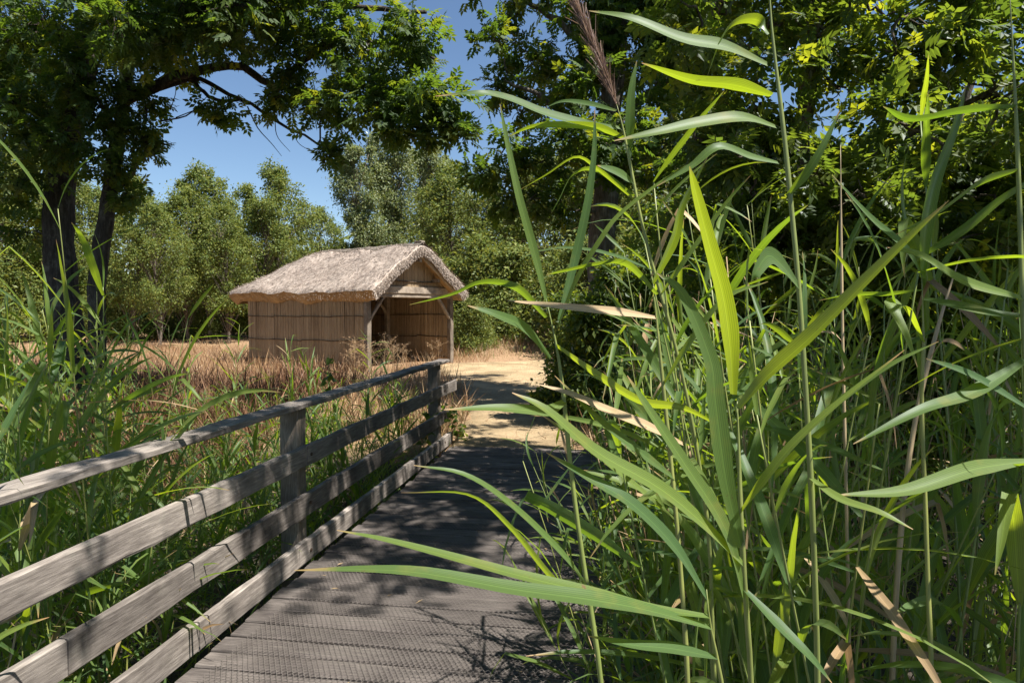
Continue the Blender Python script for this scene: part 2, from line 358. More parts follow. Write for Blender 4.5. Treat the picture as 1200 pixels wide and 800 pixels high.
# ------------------------------------------------------------------ boardwalk
DX0, DX1, T0, T1 = -1.87, 0.16, -0.6, 7.75
bw = link('boardwalk', None, loc=walk(0, 0), rot=(0, 0, -YAW)); bw.empty_display_size = 0.2
tag(bw, kind='structure')
pm = []
for k in range(7):
    acc = Acc(); w = DX1 - DX0 + rng.uniform(-0.02, 0.03)
    board(acc, (-w / 2, 0, 0), (w / 2, 0, 0), 0.132, 0.04, bev=0.006, seg=9, wob=0.0012)
    pm.append(acc.mesh('plank', M['plank'], False))
npl = int((T1 - T0) / 0.146)
for i in range(npl):
    link('plank', pm[i % 7], bw, ((DX0 + DX1) / 2 + rng.uniform(-.012, .012), T0 + 0.073 + i * 0.146, -0.023 + rng.uniform(-.004, .003)),
         (rng.normal(0, .006), rng.normal(0, .0012), rng.normal(0, .003) + (math.pi if i % 2 else 0)))
for xx in (-1.72, -0.85, 0.02):
    acc = Acc(); board(acc, (0, T0, 0), (0, T1, 0), 0.09, 0.16)
    link('joist', acc.mesh('joist', M['plank'], False), bw, (xx, 0, -0.125))
acc = Acc(); board(acc, (DX0 + .02, 0, 0), (DX1 - .02, 0, 0), 0.05, 0.2, bev=0.006); link('end_board', acc.mesh('end_board', M['plank'], False), bw, (0, T1 + .035, -0.112))
# wire netting stapled over the planks (twisted hexagonal mesh)
acc = Acc(); cw, ch = 0.026, 0.022; wd = 0.0014
ic = np.arange(int((DX1 - .03 - (DX0 + .12)) / cw)); jc = np.arange(int((5.2 - .6) / ch))
gi, gj = np.meshgrid(ic, jc); x0 = DX0 + .12 + gi * cw + (gj % 2) * cw / 2; y0 = 0.6 + gj * ch
def seg_quads(xa, ya, xb, yb, w):
    dx, dy = xb - xa, yb - ya; L = np.hypot(dx, dy); ox, oy = -dy / L * w, dx / L * w
    zz = 0.0035
    V = np.stack([np.stack([xa + ox, ya + oy, zz + 0 * xa], -1), np.stack([xa - ox, ya - oy, zz + 0 * xa], -1), np.stack([xb - ox, yb - oy, zz + .0022 + 0 * xa], -1), np.stack([xb + ox, yb + oy, zz + .0022 + 0 * xa], -1)], -2)
    return V.reshape(-1, 3), np.arange(V.size // 3).reshape(-1, 4)
for (ax, ay, bx, by) in ((0, 0, cw / 2, ch * .62), (0, 0, -cw / 2, ch * .62), (cw / 2, ch * .62, cw / 2, ch)):
    V, F = seg_quads((x0 + ax).ravel(), (y0 + ay).ravel(), (x0 + bx).ravel(), (y0 + by).ravel(), wd); acc.add(V, F)
tag(link('wire_netting', acc.mesh('wire_netting', M['wire'], False), bw), kind='stuff')

# ------------------------------------------------------------------ fence
FX = -1.95; POST_T = [-2.95, 0.58, 4.12, 7.66]
fence = empty('rail_fence', walk(FX - 0.09, 4.12, -0.1), 'weathered grey wooden rail fence with four rails along the boardwalk', 'fence', rz=-YAW)
def flink(name, me, x, t, z, rot=(0, 0, 0)): return link(name, me, fence, (x - (FX - 0.09), t - 4.12, z + 0.1), rot)
for i, t in enumerate(POST_T):
    acc = Acc(); board(acc, (0, 0, -0.85), (0, 0, 0.963), 0.125, 0.12, up=(0, 1, 0), bev=0.008, seg=10, wob=0.0016)
    po = flink('post', acc.mesh('post', M['oak'], False), FX - 0.105, t, 0, (R(rng.normal(0, .5)), R(rng.normal(0, .5)), 0))
    for z in (0.05, 0.35, 0.655):
        a2 = Acc(); tube(a2, [(0, 0, 0), (0.012, 0, 0)], 0.011, 8)
        link('bolt', a2.mesh('bolt', M['bolt'], False), po, (0.124, rng.uniform(-.03, .03), z + rng.uniform(-.02, .02)))
def rail(za, zb, ta, tb, x=FX, w=0.04):
    acc = Acc(); n = max(4, int((tb - ta) / 0.18)); board(acc, (-(tb - ta) / 2, 0, 0), ((tb - ta) / 2, 0, 0), w, zb - za, bev=0.006, seg=n, wob=0.0022)
    return flink('rail', acc.mesh('rail', M['rail'], False), x + rng.uniform(-.003, .003), (ta + tb) / 2, (za + zb) / 2, (0, 0, math.pi / 2))
for (za, zb, cuts) in ((-0.015, 0.125, [-3, 2.9, 7.98]), (0.28, 0.42, [-3, 2.13, 7.85]), (0.60, 0.728, [-3, 4.07, 8.25])):
    for ta, tb in zip(cuts[:-1], cuts[1:]): rail(za, zb, ta + .004, tb - .004)
for ta, tb in ((-3, 4.14), (4.148, 7.98)):
    o = rail(0.964, 1.0, ta, tb, FX - 0.07, 0.135); o.name = 'cap_rail'

# ------------------------------------------------------------------ thatched hut
HX, HY, HTH, HW, HL, HE, HR = -2.97, 20.27, 0.98, 3.6, 5.25, 2.03, 3.62
OV, OE, OB, HIP = 0.50, 0.30, 1.2, 0.75
hz = -0.12
hut = empty('thatched_hut', (HX, HY, hz), 'small open-fronted hut with grey thatched roof and dry reed walls', 'hut', rz=HTH)
hw = HW / 2
# roof surface: smooth minimum of the two long slopes and the hipped back slope
TOPE = HE + 0.24; slope = (HR + 0.05 - TOPE) / (hw + OE)
def smin(a, b, k): h = np.clip(0.5 + 0.5 * (b - a) / k, 0, 1); return b * (1 - h) + a * h - k * h * (1 - h)
def roof_top(s, t):
    sag = 0.05 * np.sin(np.clip(t / HL, 0, 1) * np.pi)
    l = HR + .05 - slope * np.abs(s); a = HR + .05 - slope * s; b = HR + .05 + slope * s
    m = smin(a, b, 0.55) + .075 - sag - .05 * np.abs(s / (hw + OE)) ** 3
    back = TOPE + (HL + OB - t) * 0.80 + 0.02
    return smin(m, back, 1.1)
ns, nt = 61, 73
sv = np.linspace(-1, 1, ns); tv = np.linspace(0, 1, nt)
SS, TT = np.meshgrid(sv, tv)
s_ = SS * (hw + OE); t_ = -OV + TT * (HL + OB + OV)
over = np.clip((TT - 0.86) / 0.14, 0, 1); s_ = s_ * (1 - 0.10 * over ** 2)          # rounded back corners
t_ = t_ - 0.25 * (np.abs(SS) ** 4) * np.clip((TT - 0.75) / .25, 0, 1)
wav = lambda a, b: 0.03 * np.sin(3.1 * a + 1.7 * b) * np.cos(2.3 * b - a) + 0.02 * np.sin(7 * a) * np.cos(5 * b)
zt = roof_top(s_, t_) + wav(s_, t_) + rng.normal(0, 0.008, s_.shape)
edge = np.maximum(np.clip((np.abs(SS) - .97) / .03, 0, 1), np.maximum(np.clip((.015 - TT) / .015, 0, 1), np.clip((TT - .985) / .015, 0, 1)))
zt = zt - 0.07 * edge
thick = 0.27
top = np.stack([s_, t_, zt], -1)
sb, tb = s_ * 0.90, -OV + 0.05 + (t_ + OV) * 0.965
bot = np.stack([sb, tb, zt - thick + 0.03 * np.sin(3 * t_ + s_) * edge], -1)
acc = Acc(); I = np.arange(ns * nt).reshape(nt, ns)
acc.add(top, np.stack([I[:-1, :-1], I[:-1, 1:], I[1:, 1:], I[1:, :-1]], -1).reshape(-1, 4), tint=0.5 + rng.normal(0, .12, ns * nt))
roof = link('thatched_roof', acc.mesh('thatched_roof', M['thatch']), hut)
acc = Acc(); acc.add(bot, np.stack([I[:-1, :-1], I[1:, :-1], I[1:, 1:], I[:-1, 1:]], -1).reshape(-1, 4), tint=0.5)
link('roof_underside', acc.mesh('roof_underside', M['underthatch']), hut)
rim = np.concatenate([I[0, :], I[1:, -1], I[-1, -2::-1], I[-2:0:-1, 0]])
tf, bf = top.reshape(-1, 3)[rim], bot.reshape(-1, 3)[rim]; n = len(rim); k = np.arange(n); k2 = (k + 1) % n
mid = tf + (bf - tf) * .42; mid[:, :2] += nrm(tf[:, :2] - np.array([0, HL / 2])) * 0.015 + rng.normal(0, .012, (n, 2)); mid[:, 2] -= .02
for nm_, mt_, fr_ in (('rake_edge', 'thatch', True), ('eave_edge', 'underthatch', False)):
    acc = Acc(); kk = k[(k < ns - 1) == fr_]; kk2 = (kk + 1) % n
    Fu = np.stack([kk, kk + n, kk2 + n, kk2], 1); Fl = np.stack([kk + n, kk + 2 * n, kk2 + 2 * n, kk2 + n], 1)
    Fa = np.concatenate([Fu, Fl]); used, inv = np.unique(Fa, return_inverse=True)
    acc.add(np.concatenate([tf, mid, bf])[used], inv.reshape(Fa.shape), tint=0.45 + rng.normal(0, .15, len(used)))
    link(nm_, acc.mesh(nm_, M[mt_]), hut)
# loose straws lying down the slopes
N = 26000
a = rng.uniform(-1, 1, N); b = rng.uniform(0.0, 1, N)
def surf(a, b):
    s = a * (hw + OE); t = -OV + b * (HL + OB + OV); ov = np.clip((b - .86) / .14, 0, 1); s = s * (1 - .1 * ov ** 2)
    t = t - .25 * (np.abs(a) ** 4) * np.clip((b - .75) / .25, 0, 1); return np.stack([s, t, roof_top(s, t) + wav(s, t)], -1)
P0 = surf(a, b); e = 0.01
gs = (surf(a + e, b)[:, 2] - surf(a - e, b)[:, 2]) / (2 * e * (hw + OE)); gt = (surf(a, b + e)[:, 2] - surf(a, b - e)[:, 2]) / (2 * e * (HL + OB + OV))
Nn = nrm(np.stack([-gs, -gt, np.ones(N)], -1)); Dn = nrm(np.stack([-gs, -gt, -(gs ** 2 + gt ** 2)], -1) + rng.normal(0, .22, (N, 3)) + Nn * rng.uniform(.0, .05, N)[:, None])
strawV = np.array([[-.5, 0, 0], [.5, 0, 0], [.25, 1, 0], [-.25, 1, 0]]) * np.array([.16, 1, 1]); 
acc = Acc(); scatter(acc, strawV, np.array([[0, 1, 2, 3]]), P0 + Nn * .006, Dn, Nn, rng.uniform(.05, .11, N), tint=np.clip(rng.normal(.48, .38, N), 0, 1))
# ragged fringe at the eaves and rakes
rk = np.repeat(tf, 10, 0) + rng.normal(0, .015, (n * 10, 3)); rk[:, 2] -= rng.uniform(0.03, .22, len(rk)); od = np.repeat(nrm(np.c_[nrm(tf[:, :2] - np.array([0, HL / 2])), -0.7 * np.ones(n)]), 10, 0)
scatter(acc, strawV, np.array([[0, 1, 2, 3]]), rk, od + rng.normal(0, .3, rk.shape), np.tile([0, 0, 1.0], (len(rk), 1)), rng.uniform(.025, .055, len(rk)), tint=np.clip(rng.normal(.45, .3, len(rk)), 0, 1))
fi = rng.integers(0, ns - 1, 2600); fu = rng.uniform(0, .95, 2600)[:, None]; fp = np.where(fu < .42, tf[fi] + (mid[fi] - tf[fi]) * fu / .42, mid[fi] + (bf[fi] - mid[fi]) * (fu - .42) / .58) + (tf[(fi + 1) % n] - tf[fi]) * rng.uniform(0, 1, 2600)[:, None]
fd = np.tile([0, -.45, -.6], (2600, 1)) + np.c_[np.sign(tf[fi, 0]) * .6, np.zeros(2600), np.zeros(2600)] + rng.normal(0, .3, (2600, 3))
scatter(acc, strawV * np.array([1.4, 1, 1]), np.array([[0, 1, 2, 3]]), fp, fd, np.tile([0, -1., .3], (2600, 1)) + rng.normal(0, .3, (2600, 3)), rng.uniform(.04, .075, 2600), tint=np.clip(rng.normal(.45, .35, 2600), 0, 1))
tag(link('loose_straw', acc.mesh('loose_straw', M['thatch'], False), roof), kind='stuff')
# ridge cap
acc = Acc(); tt = np.linspace(-OV + .02, HL - HIP - .3, 26)
zc = roof_top(np.zeros(26), tt) + .02 + rng.normal(0, .012, 26)
ang = np.linspace(-1, 1, 9)
V = np.stack([np.stack([0.26 * q * np.ones(26), tt, zc + .05 - .19 * np.abs(q) ** 1.6], -1) for q in ang], 1)
I2 = np.arange(26 * 9).reshape(26, 9); acc.add(V, np.stack([I2[:-1, :-1], I2[:-1, 1:], I2[1:, 1:], I2[1:, :-1]], -1).reshape(-1, 4), tint=.4 + rng.normal(0, .1, 234))
rc = link('ridge_cap', acc.mesh('ridge_cap', M['ridge']), roof)
acc = Acc(); board(acc, (0, -.05, 0), (0, .22, 0), .16, .07, bev=.02, seg=3, wob=.008); link('ridge_end_block', acc.mesh('ridge_end_block', M['oak'], False), roof, (0, -OV + .1, HR + .06))
# posts, plates, braces
def hboard(name, p0, p1, w, h, m='beam', up=(0, 0, 1)):
    acc = Acc(); p0 = np.array(p0, float); p1 = np.array(p1, float); c = (p0 + p1) / 2
    board(acc, p0 - c, p1 - c, w, h, up=up, bev=.012, seg=8, wob=.004)
    return link(name, acc.mesh(name, M[m], False), hut, c)
for (x, y) in ((-hw, 0), (hw, 0), (-hw + .14, HL / 2), (hw - .14, HL / 2), (-hw + .14, HL - .14), (hw - .14, HL - .14), (0, HL - .14)):
    hboard('post', (x, y, -.3), (x, y, HE + (.12 if y in (0,) else .1)), .15, .15, 'oak', (0, 1, 0))
for sx in (-1, 1):
    hboard('wall_plate', (sx * hw, -OV + .15, HE + .17), (sx * hw, HL + .3, HE + .17), .12, .13)
    hboard('brace', (sx * (hw - .04), -.01, HE - .62), (sx * (hw - .60), -.01, HE + .02), .085, .085, 'oak', (0, 1, 0))
    hboard('brace', (sx * (hw - .04), HL / 2, HE - .62), (sx * (hw - .62), HL / 2, HE + .04), .085, .085, 'oak', (0, 1, 0))
    for y in (-.35, .9, 2.1, 3.3, 4.4):
        hboard('rafter', (sx * (hw + .12), y, roof_top(np.array(hw + .12), np.array(y)) - thick - .09), (0, y, roof_top(np.array(0.), np.array(y)) - thick - .02), .07, .09)
for y in (0, HL / 2, HL): hboard('tie_beam', (-hw - .1, y + .002, HE + .10), (hw + .1, y + .002, HE + .10), .13, .16)
hboard('purlin', (-hw * .5, -OV + .2, HE + .55), (-hw * .5, HL, HE + .55), .08, .1); hboard('purlin', (hw * .5, -OV + .2, HE + .55), (hw * .5, HL, HE + .55), .08, .1)
hboard('ridge_beam', (0, -OV + .14, HR - .46), (0, HL - HIP, HR - .46), .1, .14)
# gable: reed panel above the tie beam, a plank along its foot
def reed_panel(name, w, h, topfun=None, parent=hut, loc=(0, 0, 0), rz=0, rag=0.03, step=0.022):
    """upright reeds side by side: a corrugated sheet with uneven ends"""
    acc = Acc(); nst = int(w / step); xs = (np.arange(nst) + .5) / nst * w - w / 2
    zt = np.array([topfun(x) if topfun else h for x in xs]) + rng.normal(0, rag, nst); zb = np.zeros(nst) + rng.normal(0, rag * .5, nst)
    ok = zt > zb + .05; xs, zt, zb = xs[ok], zt[ok], zb[ok]; m = len(xs)
    dep = rng.normal(0, .006, m); lean = rng.normal(0, .008, (m, 2)); hs = step * .95
    rows = 4; V = np.zeros((m, rows, 3, 3))
    for r_ in range(rows):
        u = r_ / (rows - 1); z = zb + (zt - zb) * u
        for c, (ox, oy) in enumerate(((-hs, 0), (0, -.012), (hs, 0))):
            V[:, r_, c] = np.stack([xs + ox + lean[:, 0] * u, dep + oy + lean[:, 1] * u, z], -1)
    k = np.arange(m)[:, None] * rows * 3; F = []
    for r_ in range(rows - 1):
        for c in range(2): q = r_ * 3 + c; F.append(np.concatenate([k + q, k + q + 1, k + q + 4, k + q + 3], 1))
    acc.add(V, F, tint=np.repeat(np.clip(rng.normal(.5, .13, m) + .09 * np.sin(xs * rng.uniform(4, 9) + rng.uniform(0, 6)), 0, 1), rows * 3))
    o = link(name, acc.mesh(name, M['reedwall'], False), parent, loc, (0, 0, rz)); o['kind'] = 'stuff'
    return o
gab = lambda x: roof_top(np.array(x), np.array(0.)) - thick - HE - .2
g1 = reed_panel('gable_panel', HW - .1, 1, gab, loc=(0, -.03, HE + .2), rag=.01)
hboard('gable_plank', (-hw + .12, -.085, HE + .24), (hw - .12, -.085, HE + .24), .03, .2)
def batten(p0, p1, r=.016):
    p0 = np.array(p0, float); p1 = np.array(p1, float); c = (p0 + p1) / 2; P = spline([p0 - c, (p1 - p0) * .1 + rng.normal(0, .012, 3), p1 - c], 9)
    acc = Acc(); tube(acc, P, r, 6, tint=.5); return link('batten', acc.mesh('batten', M['batten']), hut, c)
batten((-hw * .62, -.065, HE + .50), (hw * .62, -.065, HE + .50), .018)
# walls of reed panels, each about 1.3 m wide
def wall(p0, p1, npan, h):
    p0 = np.array(p0, float); p1 = np.array(p1, float); d = p1 - p0; L = np.linalg.norm(d); a = math.atan2(d[1], d[0])
    for i in range(npan):
        c = p0 + d * (i + .5) / npan
        for off, rz in ((0.0, a), (0.06, a + math.pi)):
            nvec = np.array([math.sin(a), -math.cos(a)])
            reed_panel('reed_panel', L / npan - .012, h, loc=(c[0] + nvec[0] * (.05 - off), c[1] + nvec[1] * (.05 - off), rng.uniform(-.02, .02)), rz=rz, rag=.035)
    nvec = np.array([math.sin(a), -math.cos(a), 0])
    for z in (.18, .82, 1.52):
        z += rng.uniform(-.03, .03)
        for i in range(npan):
            q0 = np.r_[p0 + d * i / npan, z] + nvec * .085; q1 = np.r_[p0 + d * (i + 1) / npan, z + rng.normal(0, .025)] + nvec * .085
            batten(q0, q1, .013); batten(q0 - nvec * .13, q1 - nvec * .13, .013)
wall((-hw, HL), (-hw, .09), 4, HE + .02)
wall((hw, .09), (hw, HL), 4, HE + .02)
wall((hw, HL), (-hw, HL), 3, HE + .05)

# ------------------------------------------------------------------ leaves and trees
LEAFV = np.array([[0, 0, 0], [.26, .42, .05], [0, 1, -.06], [-.26, .42, .05], [0, .45, -.02]], float)   # pointed leaf, folded along its rib
LEAFF = np.array([[0, 1, 4], [1, 2, 4], [4, 2, 3], [0, 4, 3]])
RHV = np.array([[0, 0, 0], [.3, .45, .06], [0, 1, -.05], [-.3, .45, .06]], float); RHF = np.array([[0, 1, 2], [0, 2, 3]])
def compound(npair=3, LV0=LEAFV, LF0=LEAFF):
    """pinnate leaf of an ash: pairs of leaflets and one at the end"""
    V, F, k = [], [], 0
    spots = [(0.28 + .22 * i, sgn) for i in range(npair) for sgn in (-1, 1)] + [(0.28 + .22 * npair - .12, 0)]
    for y, sgn in spots:
        ang = sgn * R(58); c, s = math.cos(ang), math.sin(ang)
        L = .44
        W = LV0 * L; W = np.stack([W[:, 0] * c + W[:, 1] * s, -W[:, 0] * s + W[:, 1] * c + y, W[:, 2] - .12 * np.abs(W[:, 1])], 1)
        V.append(W); F.append(LF0 + k); k += len(LV0)
    return np.concatenate(V), np.concatenate(F)
CMP = compound(3); CMP2 = compound(3, RHV, RHF)
def wander(p0, p1, n=7, amp=.08, r=rng):
    P = p0 + (p1 - p0) * np.linspace(0, 1, n)[:, None]; L = np.linalg.norm(p1 - p0)
    P[1:-1] += r.normal(0, amp * L / 3, (n - 2, 3)); return P
def clump_tree(name, label, cat, base, stems, limbs, clumps, unit, leafmat, barkmat, leaf=0.22, per=60, twigs=9, group=None, bare=(), droop=.35, seed=1, minr=.012):
    """stems/limbs: (points, r0, r1) in world; clumps: (centre, radius, density)"""
    r = np.random.default_rng(seed); base = np.asarray(base, float)
    root = empty(name, base, label, cat, group)
    nodes = []; wood = Acc()
    tr = Acc()
    for P, r0, r1 in stems:
        P = spline(P, 26); rad = np.linspace(1, 0, 26) ** .8 * (r0 - r1) + r1; rad[0] *= 1.35; rad[1] *= 1.15
        rad = rad * (1 + r.normal(0, .035, 26)); P = P + r.normal(0, r0 * .05, P.shape)
        tube(tr, P - base, rad, 14)
        nodes += [(p, q) for p, q in zip(P[5:], rad[5:])]
    link('trunk', tr.mesh('trunk', barkmat), root)
    for P, r0, r1 in limbs:
        P = spline(P, 18); P[1:] += r.normal(0, r0 * .25, P[1:].shape); rad = np.linspace(r0, r1, 18); tube(wood, P - base, rad, 8)
        nodes += [(p, q) for p, q in zip(P[2:], rad[2:])]
    for P, r0, r1 in bare:
        P = spline(P, 10); tube(wood, P - base, np.linspace(r0, r1, 10), 6)
    pos, dirs = [], []
    NP = np.array([p for p, _ in nodes]); NR = np.array([q for _, q in nodes])
    order = sorted(clumps, key=lambda c: np.min(np.linalg.norm(NP - c[0], axis=1)))
    for c, rad, den in order:
        c = np.asarray(c, float)
        dd = np.linalg.norm(NP - c, axis=1) + 1.2 * np.maximum(NP[:, 2] - c[2], 0); i = int(np.argmin(dd)); a = NP[i]; ra = min(NR[i] * .7, .02 + .018 * np.linalg.norm(c - a))
        m = a + (c - a) * .5 + np.array([0, 0, .12 * np.linalg.norm(c - a)]) + r.normal(0, .08, 3)
        P = spline([a, m, c], 9); P[1:-1] += r.normal(0, .03, (7, 3)); rr = np.linspace(max(ra, minr), minr * .8, 9); tube(wood, P - base, rr, 6)
        NP = np.concatenate([NP, P[4:]]); NR = np.concatenate([NR, rr[4:]])
        nt_ = max(3, int(twigs * den))
        ends = c + nrm(r.normal(0, 1, (nt_, 3))) * (rad * r.uniform(.45, 1, nt_) ** .6)[:, None] * np.array([1, 1, .8])
        for e_ in ends:
            o0 = c + (e_ - c) * .1 + r.normal(0, .05 * rad, 3); Q = wander(o0, e_, 4, .2, r); tube(wood, Q - base, np.linspace(minr * .6, minr * .25, 4), 4)
            k = max(2, int(per * den / nt_ * r.uniform(.6, 1.4)))
            u = r.uniform(.3, 1.02, k); q = o0 + (e_ - o0) * u[:, None] + r.normal(0, .10 * rad + .04, (k, 3))
            pos.append(q); dirs.append(nrm(e_ - c)[None] * .7 + r.normal(0, .75, (k, 3)) + np.array([0, 0, -droop]))
    pos = np.concatenate(pos); dirs = np.concatenate(dirs); n = len(pos)
    link('branches', wood.mesh('branches', barkmat), root)
    N_ = np.tile([0, 0, 1.0], (n, 1)) + r.normal(0, .45, (n, 3)); lf = Acc()
    rel = pos - CAM; far = np.linalg.norm(rel, axis=1); inview = (rel[:, 1] > 0) & (np.abs(rel[:, 0]) < .82 * rel[:, 1]) & (np.abs(rel[:, 2]) < .52 * rel[:, 1])
    ok = far > np.where(inview, 4.0, 1.6); pos, dirs, N_ = pos[ok], dirs[ok], N_[ok]; n = len(pos)
    scatter(lf, unit[0], unit[1], pos - base, dirs, N_, leaf * r.uniform(.65, 1.25, n), tint=r.uniform(0, 1, n))
    link('crown', lf.mesh('crown', leafmat, False), root)
    return root

# left ash tree with twin trunks
D = 9.6
def pth(pts, d): return [at(x, y, dd) for x, y, dd in [(p[0], p[1], p[2] if len(p) > 2 else d) for p in pts]]
gl = on_ground(92, 470, 0.0)
lb = at(92, 440, D); lb = np.array([lb[0], lb[1], ground_z(lb[0], lb[1])])
stems = [([at(95, 520, D) * [1, 1, 0] + [0, 0, -.2]] + pth([(84, 440), (76, 370), (68, 300), (70, 225), (86, 135), (98, 60), (104, 0), (106, -150), (120, -330)], D), .25, .08),
         ([at(105, 520, D - .1) * [1, 1, 0] + [0, 0, -.2]] + pth([(114, 430), (114, 330), (124, 250), (136, 180), (148, 95), (156, 0), (175, -140), (190, -260)], D - .15), .125, .05)]
limbs = [(pth([(142, 120), (190, 98), (240, 82), (275, 76), (320, 100), (370, 110, 9.0), (440, 120, 8.6), (500, 118, 8.3)], D - .2), .085, .02),
         (pth([(146, 112), (185, 106), (230, 92), (262, 108), (300, 125), (345, 155, 9.1), (390, 176, 8.8)], D - .1), .045, .012),
         (pth([(225, 95), (250, 116), (285, 118)], D - .1), .03, .02),
         (pth([(150, 60), (230, 10), (320, 0), (420, 10, 9.0), (500, 15, 8.6)], D), .09, .025),
         (pth([(95, 60), (40, 20), (-40, -40), (-120, -80)], D), .12, .03),
         (pth([(102, -40), (200, -120), (330, -180), (420, -180, 8.4)], D), .12, .03),
         (pth([(78, 150), (40, 130), (0, 110), (-60, 120)], D - .2), .08, .02),
         (pth([(138, 225), (150, 205), (168, 184), (186, 178)], D - .15), .05, .03),
         (pth([(320, 108), (370, 60, 9.0), (440, 50, 8.7), (510, 70, 8.4)], D - .2), .05, .015)]
bare = [(pth([(188, 142), (218, 136), (236, 120), (243, 113)], D - .2), .012, .004), (pth([(206, 138), (226, 130), (246, 122)], D - .2), .008, .003),
        (pth([(290, 125), (302, 150), (318, 168), (330, 183)], D - .3), .01, .003), (pth([(322, 140), (325, 160), (340, 178)], D - .3), .007, .003), (pth([(343, 152), (350, 168), (366, 178)], D - .4), .006, .003),
        (pth([(200, 128), (206, 108), (204, 95)], D - .2), .006, .003)]
cl = []
def C(px, py, d, rpx, den=1.0): cl.append((at(px, py, d), rpx / FPX * d, den))
r5 = np.random.default_rng(5)
for i in range(16): C(r5.uniform(130, 340), r5.uniform(-190, 30), r5.uniform(7.6, 8.8), r5.uniform(50, 75), 1.3)
for px, py, d, rp, dn in ((430, 60, 8.6, 70, 1.7), (482, 45, 8.4, 42, 1.4), (490, 112, 8.2, 36, 1.2), (440, 118, 8.5, 45, 1.5), (385, 130, 8.8, 34, 1.0), (350, 60, 9, 60, 1.5), (330, 112, 9, 26, .8),
                          (386, 182, 8.8, 13, .35), (262, 130, 9.3, 14, .3), (248, 128, 9.3, 9, .2), (275, 30, 9.2, 50, 1.3), (215, 25, 9.4, 48, 1.2), (200, 70, 9.5, 26, .6), (150, 30, 9.3, 45, 1.2), (510, 150, 8.2, 22, .6), (465, 150, 8.4, 24, .6), (528, 120, 8.2, 22, .5), (536, 150, 8.2, 18, .4),
                          (60, 30, 8.8, 80, 2.2), (10, 40, 9, 70, 2), (20, 130, 9, 60, 1.7), (70, 160, 8.9, 45, 1.3), (120, 190, 9.1, 34, 1.0), (160, 155, 9.2, 26, .7), (150, 225, 9.2, 18, .4), (20, 210, 9.1, 40, 1.0), (40, 270, 9.6, 30, .5), (100, 90, 8.8, 50, 1.4), (125, 130, 9.0, 40, 1.1),
                          (178, 120, 9.3, 18, .4), (170, 175, 9.3, 14, .25), (380, 20, 8.7, 60, 1.5), (310, 5, 9, 55, 1.3)):
    C(px, py, d, rp, dn)
for i in range(46):
    C(r5.uniform(-200, 450), r5.uniform(-380, -40), r5.uniform(7.8, 11.5), r5.uniform(60, 95), 1.3)
for i in range(12): C(r5.uniform(-200, 60), r5.uniform(-40, 220), r5.uniform(9, 11.5), r5.uniform(50, 75), 1.1)
clump_tree('ash_tree', 'dark twin-trunked ash tree with a long bough reaching over the meadow', 'tree', lb, stems, limbs, cl, CMP, M['ash_leaf'], M['bark'], leaf=.19, per=185, twigs=12, bare=bare, seed=11)

# right ash tree behind the reeds, single grey trunk
D = 11.0
tb_ = at(712, 440, D); tb_[2] = ground_z(tb_[0], tb_[1])
stems = [([tb_ - [0, 0, .2]] + pth([(708, 380), (705, 310), (708, 235), (716, 130), (726, 0), (732, -140), (740, -300)], D), .27, .07)]
limbs = [(pth([(712, 180), (670, 140), (630, 110), (590, 95)], D - .3), .07, .02), (pth([(720, 150), (760, 110), (810, 80), (850, 60)], D), .07, .02), (pth([(718, 110), (680, 50), (630, 10), (590, -20)], D), .08, .02),
         (pth([(728, -20), (800, -80), (860, -100)], D), .08, .02), (pth([(730, -100), (660, -170), (600, -210)], D), .08, .02), (pth([(710, 215), (740, 190), (790, 180)], D), .05, .02), (pth([(707, 250), (660, 225), (620, 215)], D + .3), .045, .015)]
cl = []
for i in range(60):
    px, py = r5.uniform(622, 840), r5.uniform(-60, 210)
    if px < 640 and py > 150: continue
    C(px, py, r5.uniform(9.8, 12.6), r5.uniform(28, 48), .75)
for px, py in ((612, 60), (610, 130), (592, 172), (606, 20), (600, 200), (640, 190), (578, 45), (572, -20), (585, 100), (590, 225), (566, 205), (620, 235), (655, 240)): C(px, py, 11 + r5.uniform(-.8, .8), 30, .6)
for i in range(34): C(r5.uniform(660, 900), r5.uniform(-330, -40), r5.uniform(9.5, 13), r5.uniform(50, 70), 1.0)
clump_tree('ash_tree', 'ash tree with a straight grey trunk rising behind the reed plume', 'tree', tb_, stems, limbs, cl, CMP2, M['ash_leaf'], M['bark_pale'], leaf=.2, per=150, twigs=9, seed=12)

